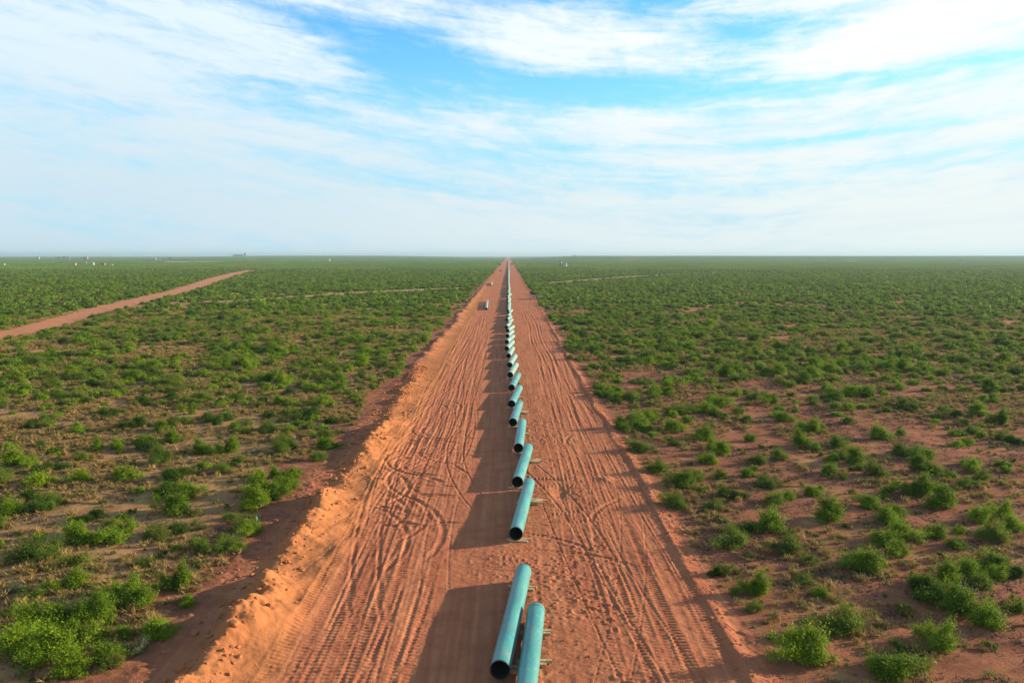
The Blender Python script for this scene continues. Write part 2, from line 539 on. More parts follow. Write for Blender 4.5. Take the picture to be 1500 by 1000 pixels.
def strip_relief(X, Y):
    rng = np.random.default_rng(11)
    h = np.zeros_like(X)
    rf = 0.52 * (1 - 0.68 * sstep(Y, 80, 170))
    near = 1 - sstep(Y, 150, 420)
    # loose clods in the driving lanes (less in the bladed lane beside the pipes)
    lane = sstep(X, 0.2, 1.6) * (1 - sstep(X, 6.0, 8.5)) * (1 - 0.3 * sstep(Y, 90, 140))
    lane = np.maximum(lane, 0.45 * sstep(vnoise(X / 2.2, Y / 5.0, 131), .45, .7) * sstep(X, -14, -12) * (1 - sstep(X, -4.5, -3)))
    patch = np.exp(-((X - 0.5) / 3.2) ** 2 - ((Y - 52.5) / 3.0) ** 2)
    lane = np.maximum(lane, patch)
    blob = vnoise(X / 0.22, Y / 0.26, 31)
    blob2 = vnoise(X / 0.45, Y / 0.5, 32)
    soft = 0.25 + 0.75 * sstep(fbm(X / 3.0, Y / 4.0, 33, 2), 0.35, 0.65)
    h += (0.085 * np.maximum(blob - 0.62, 0) / 0.38 - 0.06 * np.maximum(0.30 - blob2, 0) / 0.30) * lane * soft
    h += 0.045 * (fbm(X / 0.35, Y / 0.35, 35, 3) - 0.5) * near
    h += 0.14 * (fbm(X / 3.5, Y / 9.0, 36, 2) - 0.5)
    # fine scraped streaks along the whole strip
    h += (0.008 + 0.014 * rf) * (vnoise(X / 0.16 + 1.5 * vnoise(X / 5.0, Y / 30.0, 137), Y / 9.0, 37) - 0.5) * (0.3 + 0.7 * vnoise(X / 2.0, Y / 11.0, 38))
    # wheel and crawler tracks running along
    lanes = [(-11.2, 4, .7), (-9.4, 5, 1.0), (-7.6, 5, 1.0), (-6.1, 4, .5), (6.6, 2, .4), (8.2, 5, .6), (9.9, 4, .5), (4.6, 2, .4), (2.5, 1, .5)]
    patchy = 0.35 + 0.85 * sstep(fbm(X / 2.6, Y / 9.0, 45, 3), .38, .62)
    for xc, n, sp in lanes:
        for i in range(n):
            x0 = xc + rng.normal(0, sp)
            a1, a2 = rng.uniform(.1, .6), rng.uniform(.0, .05)
            p1, p2 = rng.uniform(0, 6.28, 2)
            l1, l2 = rng.uniform(55, 140), rng.uniform(18, 40)
            y0, y1 = rng.uniform(25, 110), rng.uniform(90, 420)
            if rng.random() < 0.45:
                y0 = 20
            crawler = rng.random() < 0.4
            gauge = 1.7 if not crawler else 2.2
            win = sstep(Y, y0, y0 + 4) * (1 - sstep(Y, y1, y1 + 10))
            path = x0 + a1 * np.sin(Y / l1 * 6.28 + p1) + a2 * np.sin(Y / l2 * 6.28 + p2)
            for s in (-.5, .5):
                t = X - path - s * gauge
                m = np.abs(t) < 1.3
                if crawler:
                    w = 0.26
                    flat = np.exp(-(t / w) ** 4)
                    cle = 0.5 + 0.5 * np.sin(Y / 0.34 * 6.28 + 2 * t)
                    h += np.where(m, win * flat * (-0.018 + 0.028 * cle * (1 - sstep(Y, 75, 110))) + win * 0.016 * np.exp(-((np.abs(t) - .42) / .1) ** 2), 0)
                else:
                    h += rf * np.where(m, win * rut(t, rng.uniform(.07, .15), rng.choice([.012, .016, .02, .028, .045])) * patchy, 0)
    # tracks weaving across at a slant
    for i in range(34):
        x0 = rng.uniform(-12, -5) if i < 22 else rng.uniform(5, 10.5)
        yc, half = rng.uniform(40, 150), rng.uniform(9, 26)
        sl, cv = rng.normal(0, .10), rng.normal(0, .003)
        win = sstep(Y, yc - half, yc - half + 3) * (1 - sstep(Y, yc + half - 3, yc + half))
        path = x0 + sl * (Y - yc) + cv * (Y - yc) ** 2
        dep, w = rng.uniform(.012, .035), rng.uniform(.07, .14)
        tread = 1 + 0.5 * np.sin(Y / rng.uniform(.3, .45) * 6.28)
        for sd_ in (-.9, .9):
            t = X - path - sd_
            h += (1 - 0.6 * sstep(Y, 80, 150)) * np.where(np.abs(t) < 1.2, win * rut(t, w, dep) * tread, 0)
    # turning loops and crossing arcs
    arcs = [(-7.0, 79, 4.6, 40, 250), (-6.6, 79.5, 5.6, 0, 300), (-7.4, 78.5, 3.2, 70, 220), (-6.0, 81, 6.8, 100, 300), (-4.6, 84, 5.0, 150, 330),
            (-1.8, 74.5, 8.2, 110, 235), (-2.2, 74, 9.2, 110, 240), (-15.0, 62, 8.5, -40, 55), (-15.5, 63, 7.1, -30, 60), (-16.5, 70, 7.5, -60, 40),
            (-20.5, 56, 13.0, -25, 40), (-20.0, 58, 15.0, -20, 45), (-4.5, 95, 6.0, 90, 250), (-4.4, 95.5, 7.4, 100, 260), (-14.5, 108, 6, -80, 60), (-14, 109, 7.3, -80, 50),
            (16, 60, 9.5, 130, 175), (-1.5, 50.0, 9.0, 30, 100), (2, 46.5, 8.6, 40, 115), (15.5, 88, 9, 150, 190)]
    for cx, cy, r, a0, a1 in arcs:
        dx, dy = X - cx, Y - cy
        rr = np.hypot(dx, dy)
        m = np.abs(rr - r) < 1.2
        ang = (np.degrees(np.arctan2(dy, dx)) - a0) % 360
        span = (a1 - a0) % 360 or 360
        win = sstep(ang, 0, 6) * (1 - sstep(ang, span - 6, span)) * (ang < span)
        cle = 1 + 0.35 * np.sin(np.radians(ang) * r / 0.4 * 6.28)
        h += np.where(m, win * rut(rr - r, 0.20, 0.046) * cle, 0)
    # short deep blade scuffs on the left lane
    for i in range(46):
        cx, cy = rng.uniform(-12.5, -4.5), rng.uniform(56, 112)
        a, l, w = rng.normal(0.0, .45), rng.uniform(.5, 1.7), rng.uniform(.13, .32)
        m = np.hypot(X - cx, Y - cy) < 4
        s, t = (X - cx) * math.cos(a) + (Y - cy) * math.sin(a), -(X - cx) * math.sin(a) + (Y - cy) * math.cos(a)
        h += np.where(m, np.exp(-(s / l) ** 4) * rut(t, w, rng.uniform(.05, .11)), 0)
    # two cleated crossings east of the third pipe
    for cy, x0, x1, sl in ((73.4, 2.0, 6.0, .02), (71.0, 2.4, 6.4, .02), (62.9, 3.5, 7.0, .45), (60.6, 4.2, 7.6, .45)):
        t = Y - cy - sl * (X - x0)
        win = sstep(X, x0, x0 + .3) * (1 - sstep(X, x1 - .3, x1))
        cle = np.sin(X / 0.36 * 6.28)
        h += win * np.exp(-(t / 0.38) ** 4) * (0.060 * cle) * (.25 + .75 * sstep(vnoise(X / 1.1, Y / .8, 47), .2, .6)) * (1 if cy > 70 else .6)
    # hollow beside the track
    h -= 0.22 * np.exp(-((X - 4.6) / .7) ** 2 - ((Y - 69) / 2.0) ** 2)
    h += 0.20 * np.exp(-((X - 9.2) / .8) ** 2 - ((Y - 73.2) / .8) ** 2) * (0.4 + vnoise(X / .4, Y / .4, 40))
    # low bank along the right edge
    xe = 12.3 + 0.8 * (vnoise(0 * Y + 2.2, Y / 9.0, 41) - 0.5)
    t = X - xe
    h += 0.45 * (0.15 + .35 * vnoise(0 * Y + 4.4, Y / 5.0, 42)) * np.where(t > 0, np.exp(-(t / .55) ** 2), np.exp(-(t / .28) ** 2)) * near
    h += 0.10 * np.maximum(fbm(X / .6, Y / .6, 44, 3) - .5, 0) * 3 * np.exp(-((X - 13.0) / 1.2) ** 2)
    keep = sstep(X, -17.5, -15) * (1 - sstep(X, 13.0, 14.0))
    edge = sstep(X, -25, -22.5) * (1 - sstep(X, 14.2, 15.4))
    return h * keep + (berm_shape(X, Y) + 0.05 * (fbm(X / .5, Y / .5, 43, 3) - .5) * near) * edge


def grid_faces(nr, nc):
    i = np.arange(nr - 1)[:, None] * nc + np.arange(nc - 1)[None, :]
    return np.stack([i, i + 1, i + 1 + nc, i + nc], -1).reshape(-1, 4)


SX0, SX1 = -25.0, 15.5


def build_ground():
    # the cleared strip: fine in front, coarser towards the horizon
    ys, y = [], 24.0
    while y < 5200:
        ys.append(y)
        y += min(max(0.035, y * y / 16700 * 0.36), 28)
    ys = np.array(ys)
    xs = np.linspace(SX0, SX1, 640)
    X, Y = np.meshgrid(xs, ys)
    Z = base_relief(X, Y) + strip_relief(X, Y)
    me = mesh_np('cleared_strip', np.stack([X, Y, Z + 0.01], -1).reshape(-1, 3), grid_faces(*X.shape), M_SOIL, True)
    tag(link('cleared_strip', me), 'cleared red sand strip with wheel tracks and a spoil windrow', 'ground', kind='structure')
    # open land to the horizon
    ys, y = [], -60.0
    while y < 16000:
        ys.append(y)
        y += min(max(0.28, abs(y) * abs(y) / 16700 * 2.2), 0.05 * abs(y) + 1)
    ys = np.array(ys)
    u = np.linspace(-1, 1, 700)
    u = np.sign(u) * np.abs(u) ** 1.25
    hw = 70 + 0.98 * np.maximum(ys + 60, 0)
    X = u[None, :] * hw[:, None]
    Y = np.repeat(ys[:, None], len(u), 1)
    Z = base_relief(X, Y)
    dip = sstep(X, SX0 + .3, SX0 + 1.2) * (1 - sstep(X, SX1 - 1.2, SX1 - .3))
    dip = dip * (Y > 25) * (Y < 5150)
    cell = np.maximum(np.gradient(X, axis=1), 0.01)
    # where cells are wide, sink a broader band so that nothing pokes through the strip
    mid = (X > SX0 - cell * .0) & (X < SX1 + cell * .0)
    Z = Z - np.where(mid & (Y > 25) & (Y < 5150), np.maximum(dip * 0.9, 0.0), 0)
    me = mesh_np('ground', np.stack([X, Y, Z], -1).reshape(-1, 3), grid_faces(*X.shape), M_SOIL, True)
    tag(link('ground', me), 'red desert soil with dry grass reaching to the horizon', 'ground', kind='structure')


build_ground()


def ground_z(x, y):
    a, b = np.array([float(x)]), np.array([float(y)])
    z = float(base_relief(a, b)[0])
    if SX0 < x < SX1 and (x < -12 or x > 11):
        z += float(strip_relief(a, b)[0])
    return z


# ------------------------------------------------------------------ roads and paths as sheets on the land
def poly_pts(pts):
    return [at(px, py) for px, py in pts]


def ribbon(name, pts, widths, mat, label, lift=0.05, step=4.0, wob=0.25, seed=0):
    P = [Vector((p[0], p[1], 0)) for p in pts]
    out_v, W = [], []
    C = []
    for i in range(len(P) - 1):
        n = max(2, int((P[i + 1] - P[i]).length / step))
        for j in range(n + (i == len(P) - 2)):
            t = j / n
            C.append(P[i].lerp(P[i + 1], t))
            W.append(widths[i] * (1 - t) + widths[i + 1] * t)
    C = [Vector((sum((C[min(max(i + d, 0), len(C) - 1)] for d in range(-6, 7)), Vector((0, 0, 0))))) / 13 for i in range(len(C))]
    nc = 7
    vs = []
    for i, c in enumerate(C):
        d = (C[min(i + 1, len(C) - 1)] - C[max(i - 1, 0)]).normalized()
        nrm = Vector((d.y, -d.x, 0))
        for j in range(nc):
            s = (j / (nc - 1) - .5) * 2
            e = 1 + wob * (float(vnoise(i * step / 5.0, s * 3 + 50, seed)) - .5) * (abs(s) > .9)
            p = c + nrm * (W[i] / 2 * s * e)
            h = 0.0 if abs(s) > .9 else 0.10 * abs(s) ** 2
            vs.append((p.x, p.y, float(base_relief(np.array([p.x]), np.array([p.y]))[0]) + lift + h))
    f = grid_faces(len(C), nc)
    me = mesh_np(name, np.array(vs), f, mat, True)
    o = link(name, me)
    tag(o, label, 'road' if 'road' in name else 'path', kind='structure')
    return [(c.x, c.y, w) for c, w in zip(C, W)]


def track_material(name, a, b_):
    m, k, b = new_mat(name)
    geo = k.n('ShaderNodeNewGeometry')
    n = k.noise(geo.outputs['Position'], 0.35, 5, 0.6)
    k.put(b.inputs['Base Color'], k.mix(k.sm(n, 0.3, 0.7), a, b_))
    b.inputs['Roughness'].default_value = 0.95
    return m


M_ROAD = track_material('red road sand', (0.32, 0.095, 0.022), (0.40, 0.135, 0.034))
M_PATH = track_material('pale path sand', (0.27, 0.165, 0.075), (0.18, 0.11, 0.05))
M_PAD = track_material('caliche', (0.46, 0.36, 0.31), (0.38, 0.27, 0.21))

road_poly = []
pp = poly_pts([(-90, 510), (0, 492.5), (66.7, 478), (133, 457.5), (200, 441.5), (267, 426), (320, 407.8), (348, 400), (371, 395.6)])
wd = []
for px, py in [(-90, 24), (0, 22), (66.7, 18), (133, 14.5), (200, 12.5), (267, 11.0), (320, 8.8), (348, 7), (371, 5.5)]:
    wd.append(py)
# road widths in metres, from its height in the picture
rw = [13, 13, 13, 13, 14, 15, 17, 17, 16]
road_poly += ribbon('dirt_road', pp, rw, M_ROAD, 'broad red dirt road crossing the scrub on the left', 0.12, 4.0, .55, 3)
path_poly = ribbon('sandy_path', poly_pts([(198, 448), (265, 445), (340, 441), (400, 437.5), (470, 432.5), (530, 428), (620, 424), (690, 421)]),
                   [5, 6, 7, 8, 9, 10, 11, 11], M_PATH, 'pale two-track path through the scrub left of the strip', 0.08, 4, .5, 4)
path_poly += ribbon('sandy_path', poly_pts([(776, 416), (830, 412.6), (890, 407.6), (950, 403.8), (1000, 401.2), (1060, 398.6), (1110, 397.6), (1160, 398)]),
                    [8, 10, 11, 12, 12, 12, 11, 8], M_PATH, 'pale two-track path through the scrub right of the strip', 0.08, 6, .5, 5)
pad_poly = ribbon('caliche_pad', [Vector((-2150 / 1.0 * .55, 2560, 0)), Vector((-1000, 2600, 0)), Vector((-850, 2620, 0))], [200, 230, 120], M_PAD,
                  'wide pale bare pad far off on the left', 0.6, 40, .3, 6)
ROADS = np.array(road_poly + [(x, y - 5, w * 1.9) for x, y, w in path_poly] + pad_poly)


def off_roads(x, y, extra=0.6):
    """True where no road, path or strip lies (vectorised)"""
    x, y = np.asarray(x, float), np.asarray(y, float)
    ok = ~((x > -20.3 + 1.2 * np.sin(y / 7.0)) & (x < 13.8 + 0.6 * np.sin(y / 5.0)))
    for i in range(0, len(ROADS), 2):
        rx, ry, w = ROADS[i]
        ok &= np.hypot(x - rx, y - ry) > w / 2 + extra
    return ok


# ------------------------------------------------------------------ pipes
PR = 0.51


def tube_mesh(name, r0, r1, y0, y1, mat, n=40, ny=1, inward=False):
    mb = MB()
    for j in range(ny + 1):
        y = y0 + (y1 - y0) * j / ny
        r = r0 + (r1 - r0) * j / ny
        for i in range(n):
            t = 2 * math.pi * i / n
            mb.v.append((r * math.cos(t), y, r * math.sin(t)))
    for j in range(ny):
        for i in range(n):
            a, b = j * n + i, j * n + (i + 1) % n
            q = (a, a + n, b + n, b)
            mb.f.append(q[::-1] if inward else q)
    return mb.mesh(name, mat, True)


def end_mesh(y_in, y_out, n=40):
    """bare cut-back end with its square machined face"""
    prof = [(PR - .003, y_in), (PR - .003, y_out), (PR - .032, y_out), (PR - .034, y_in)]
    mb = MB()
    for r, y in prof:
        for i in range(n):
            t = 2 * math.pi * i / n
            mb.v.append((r * math.cos(t), y, r * math.sin(t)))
    for j in range(3):
        for i in range(n):
            a, b = j * n + i, j * n + (i + 1) % n
            q = (a, a + n, b + n, b)
            mb.f.append(q if y_out > y_in else q[::-1])
    return mb.mesh('bare_end', M_STEEL, False)


def pipe_meshes(L, coat):
    c = 0.10
    return {'coated_barrel': tube_mesh('coated_barrel', PR, PR, c, L - c, coat, 44, 6),
            'bore': tube_mesh('bore', PR - .034, PR - .034, c, L - c, M_BORE, 32, 2, True),
            'near': end_mesh(c, 0.0), 'far': end_mesh(L - c, L)}


PM = pipe_meshes(12.5, M_COAT)
PMP = pipe_meshes(12.5, M_COAT_P)
SEAM = tube_mesh('seam_band', PR + .006, PR + .006, -.05, .05, M_DARKSEAM, 44)
ORD = ['nearest', 'second', 'third', 'fourth', 'fifth', 'sixth', 'seventh', 'eighth', 'ninth', 'tenth', 'eleventh', 'twelfth', 'thirteenth', 'fourteenth',
       'fifteenth', 'sixteenth', 'seventeenth', 'eighteenth', 'nineteenth', 'twentieth', 'twenty-first', 'twenty-second', 'twenty-third', 'twenty-fourth',
       'twenty-fifth', 'twenty-sixth', 'twenty-seventh', 'twenty-eighth', 'twenty-ninth', 'thirtieth']


def pipe(loc, rz, label, group, pale=False, seams=(), stretch=1.0):
    t = thing('steel_pipe', loc, label, 'pipe', group, rz)
    t.scale = (1, stretch, 1)
    M = PMP if pale else PM
    for nm, key in (('coated_barrel', 'coated_barrel'), ('bore', 'bore'), ('bare_end', 'near'), ('bare_end', 'far')):
        link(nm, M[key], t)
    for s in seams:
        link('seam_band', SEAM, t).location = (0, s, 0)
    return t


TIMBER = []
for i in range(4):
    mb = MB()
    mb.box((0, 0, 0), (1.4 + .14 * i, .22, .137), 0, .008)
    TIMBER.append(mb.mesh('timber_skid', M_TIMBER))


def crib(p, d, t, n, where, rng):
    """timbers stacked under a pipe; n layers reach its underside"""
    c = p + d * t
    rz0 = math.atan2(d.y, d.x) - math.pi / 2
    lab = 'timber skid stacked under %s' % where
    items = [(q, 0) for q in range(3 if n >= 5 else 2)] + ([(q, 1) for q in range(3)] if n >= 5 else [])
    for q, layer in items:
        off = (q - 1) * .34 + rng.normal(0, .03)
        o = link('timber_skid', TIMBER[rng.integers(0, 4)])
        c2 = c + d * off
        jig = rng.normal(0, .06) if layer == 0 else rng.normal(.30, .22)
        # the loose ones lie piled beside the pipe, on the ends of those below
        sh = rng.normal(.12, .10) if layer == 0 else 0.66 + .09 * q
        e = Vector((d.y, -d.x, 0)) * sh
        o.location = (c2.x + e.x, c2.y + e.y, .078 + layer * .142 + .002 * q)
        o.rotation_euler = (0, .0 if layer == 0 else rng.uniform(.05, .14), rz0 + jig)
        tag(o, lab, 'timber', 'timbers under %s' % where)


near_px = [((732.4, 981), (768, 832)), (None, (785.5, 893)), ((755.6, 781.3), (775.7, 706)), ((758, 705.6), (773.5, 657)), ((759.4, 656), (765, 619)),
           ((751.4, 618.4), (760.4, 592.5)), ((749.4, 591.4), (760.6, 569)), ((749.4, 567.6), (758, 551)), ((747.4, 549), (755, 536)), ((746.6, 534.4), (753, 524)),
           ((745, 521), (750, 512)), ((742.4, 510.4), (750, 502)), ((742.4, 500.6), (751, 493)), ((743.6, 492), (751, 485)), ((743.6, 484), (753.6, 477))]
PIPE_Z = 0.68


def build_pipes():
    rng = np.random.default_rng(5)
    k = 0
    lastY = 0
    ends = []
    for nr, fr in near_px:
        if nr is None:
            f = at(*fr, PIPE_Z)
            d = (Vector((1.56, 43.4, 0)) - Vector((.62, 33.0, 0))).normalized()
            n = f - d * 12.5
        else:
            n, f = at(*nr, PIPE_Z), at(*fr, PIPE_Z)
            d = (f - n)
            d.z = 0
            d.normalize()
        ends.append((n, d))
    ends.sort(key=lambda e: e[0].y)
    Y = 226.3
    while Y < 3400:
        gap = 0.35 if rng.random() < .9 else 5
        if abs(Y - 372) < 7 or abs(Y - 520) < 7:
            gap = 9
        if Y < 420:
            off, a = rng.normal(-.05, .22), rng.normal(.085, .02)
        else:
            off, a = rng.normal(.05, .10), rng.normal(.045, .02)
        ends.append((Vector((off - .3, Y, PIPE_Z)), Vector((math.sin(a), math.cos(a), 0))))
        Y += 12.5 + gap
    for i, (n, d) in enumerate(ends):
        if i >= 250:
            break
        rz = math.atan2(d.y, d.x) - math.pi / 2
        pale = i > 7
        z = PIPE_Z if i < 60 else PR + .04
        seams = ()
        if i == 0:
            lab = 'pale teal steel pipe cut off by the front edge, nearest and right of its neighbour'
            seams = (12.1,)
        elif i == 1:
            lab = 'long deep teal steel pipe lying left beside the frontmost pipe, open end facing forward'
        elif i == 2:
            lab = 'teal steel pipe with a dark seam ring, first behind the gap in the row'
            seams = (10.9,)
        elif i < 30:
            lab = '%s green steel pipe in the long row, counted from the front' % ORD[i]
            if i == 5:
                seams = (1.8, 11.6)
            if i == 5 or i == 4:
                pale = False
        else:
            lo, hi = (30, 60) if i < 60 else (60, 120) if i < 120 else (120, 999)
            lab = {30: 'pale green pipe in the middle distance of the long row past the lone stray pipes',
                   60: 'tiny pale pipe far along the row where it merges into a line',
                   120: 'speck of pale pipe at the far end of the row by the horizon'}[lo]
        grp = 'steel pipes strung end to end along the strip'
        if i >= 30:
            grp = {30: 'pipes in the middle distance of the row', 60: 'pipes far along the row', 120: 'pipes at the far end of the row'}[lo]
        st = 1.0
        if 1 < i < len(ends) - 1 and ends[i + 1][0].y - n.y < 14.0:
            st = min(1.055, max(.96, (ends[i + 1][0].y - n.y + .12) / (12.5 * d.y)))
        pipe((n.x, n.y, z), rz, lab, grp, pale, seams, st)
        if i < 34:
            base = Vector((n.x, n.y, 0))
            who = {0: 'the frontmost pale pipe', 1: 'the long deep teal pipe at the front', 2: 'the pipe behind the gap in the row'}.get(i, 'the %s pipe from the front' % (ORD[i] if i < 30 else 'distant'))
            crib(base, d, 0.45 if i != 1 else 1.4, 2, 'the near end of ' + who, rng)
            if i not in (1,):
                crib(base, d, 9.4 + rng.normal(0, .5) if i else 11.2, 5 if i in (2, 3, 5) else 2, 'the far end of ' + who, rng)
            if i == 1:
                crib(base, d, 11.4, 2, 'the far end of ' + who, rng)
            if i == 0:
                crib(base, d, 7.8, 2, 'the middle of ' + who, rng)
        elif i < 60:
            base = Vector((n.x, n.y, 0))
            for t, w in ((.6, 'near'), (9.6, 'far')):
                o = link('timber_skid', TIMBER[0])
                q = base + d * t
                o.location = (q.x, q.y, .085)
                o.scale = (1, 1.2, 1.1)
                o.rotation_euler = (0, 0, rz)
                tag(o, 'timber skid under a pale pipe in the middle distance of the row', 'timber', 'skids under the middle distance pipes')
    # strays left of the row
    def stray(p0, p1, count, labels, grp):
        d = p1 - p0
        d.z = 0
        d.normalize()
        for q in range(count):
            c = p0 + d * (12.9 * q + (2.5 if q == count - 1 else 0))
            pipe((c.x, c.y, PR), math.atan2(d.y, d.x) - math.pi / 2, labels[q], grp, True)
    stray(at(712.6, 452.3, PR), at(713.8, 441, PR), 4,
          ['pale pipe left of the row, nearest of the stray string beside it', 'second pale pipe of the nearer stray string left of the row',
           'third pale pipe of the nearer stray string left of the row', 'last pale pipe of the nearer stray string, set a little apart'], 'nearer stray pipes left of the row')
    stray(at(719.2, 417.6, PR), at(722.6, 411, PR), 4,
          ['nearest pale pipe of the slanting string far up the left lane', 'second pale pipe of the slanting string far up the left lane',
           'third pale pipe of the slanting string far up the left lane', 'last pale pipe of the slanting string far up the left lane'], 'slanting pipes far up the left lane')


build_pipes()

# ------------------------------------------------------------------ shrubs
def orient_quads(cen, nrm, up, l, w):
    """leaf quads with their long axis along up"""
    nrm = nrm / np.linalg.norm(nrm, axis=1, keepdims=True)
    side = np.cross(up, nrm)
    side /= np.linalg.norm(side, axis=1, keepdims=True) + 1e-9
    up2 = np.cross(nrm, side)
    a = side * (w / 2)[:, None]
    b = up2 * (l / 2)[:, None]
    v = np.stack([cen - a * .35 - b, cen + a - b * .1, cen + a * .25 + b, cen - a + b * .15], 1)
    return v.reshape(-1, 3), np.arange(len(cen) * 4).reshape(-1, 4)


def set_tint(me, vals):
    a = me.attributes.new('tint', 'FLOAT', 'FACE')
    a.data.foreach_set('value', np.ascontiguousarray(vals, np.float32))


def shrub_parts(seed, rad, hgt, kind, nl, ll, lw, tips=46, spread=.105, lobes=4):
    """a bush of several leaning lobes: stems fan out from the crown base, leaves cluster at twig ends"""
    rng = np.random.default_rng(seed)
    lob = []
    for i in range(lobes):
        a = rng.uniform(0, 6.28)
        r = rad * rng.uniform(.18, .70)
        lob.append((r * math.cos(a), r * math.sin(a), rad * rng.uniform(.32, .62), hgt * rng.uniform(.5, 1.08)))
    T = []
    while len(T) < tips:
        lx, ly, lr, lh = lob[rng.integers(0, lobes)]
        a, e = rng.uniform(0, 6.28), math.asin(rng.uniform(0.0, 1))
        q = rng.uniform(.72, 1.08)
        T.append((lx + lr * q * math.cos(a) * math.cos(e), ly + lr * q * math.sin(a) * math.cos(e), max(.10, lh * (.16 + .84 * math.sin(e)) * q)))
    T = np.array(T)
    # leaf clusters
    wgt = rng.uniform(.25, 1.6, len(T))
    idx = rng.choice(len(T), nl, p=wgt / wgt.sum())
    off = rng.normal(0, 1, (nl, 3)) * np.array([spread, spread, spread * .75]) * rad
    cen = T[idx] * rng.uniform(.72, 1.06, (nl, 1)) + off
    spr = rng.uniform(0, 1, nl) < .32
    cen = np.where(spr[:, None], cen * (1 + rng.exponential(.17, (nl, 1))) + np.array([0, 0, .04]), cen)
    cen[:, 2] = np.abs(cen[:, 2]) + .03
    ctr = np.array([0, 0, hgt * .25])
    out = cen - ctr
    out /= np.linalg.norm(out, axis=1, keepdims=True) + 1e-6
    nrm = out * .7 + rng.normal(0, .75, (nl, 3)) + np.array([0, 0, .25])
    up = out * .7 + rng.normal(0, .5, (nl, 3)) + np.array([0, 0, .5])
    v, f = orient_quads(cen, nrm, up, ll * rng.uniform(.6, 1.4, nl), lw * rng.uniform(.6, 1.4, nl))
    fol = mesh_np('foliage', v, f, M_LEAF[kind])
    clt = rng.uniform(0, 1, len(T))
    set_tint(fol, np.clip(.6 * clt[idx] + .4 * rng.uniform(0, 1, nl), 0, 1))
    mb = MB()
    for i in rng.choice(len(T), min(len(T), 26), False):
        t = Vector(T[i])
        mid = Vector((t.x * .42, t.y * .42, t.z * .55)) + Vector(rng.normal(0, .05, 3))
        mb.tube((t.x * .06, t.y * .06, -.06), mid, .022, .015, 4, False)
        mb.tube(mid, t, .015, .006, 4, False)
    return fol, mb.mesh('stems', M_BARK)


PROTO = {}
spec = {'g': [(1.5, 1.6, 9500, .14, .055), (1.5, 1.4, 8500, .13, .055), (1.5, 1.9, 9500, .14, .055), (1.5, 1.25, 8000, .13, .055)],
        'o': [(1.5, 1.5, 7500, .12, .045), (1.5, 1.3, 7000, .12, .045), (1.5, 1.75, 7500, .12, .045)],
        'd': [(1.5, 1.25, 8000, .12, .055), (1.5, 1.1, 7500, .12, .055)],
        'y': [(1.5, 1.35, 6000, .13, .045), (1.5, 1.1, 5500, .13, .045)],
        's': [(1.5, 1.7, 1500, .5, .06), (1.5, 1.4, 1300, .5, .06)],
        'w': [(1.5, 1.4, 4000, .18, .045)]}
for kd, lst in spec.items():
    PROTO[kd] = [shrub_parts(100 + 17 * i + ord(kd), r, h, kd, nl, ll, lw, tips=54 + 8 * i, lobes=4 + (i % 3)) for i, (r, h, nl, ll, lw) in enumerate(lst)]

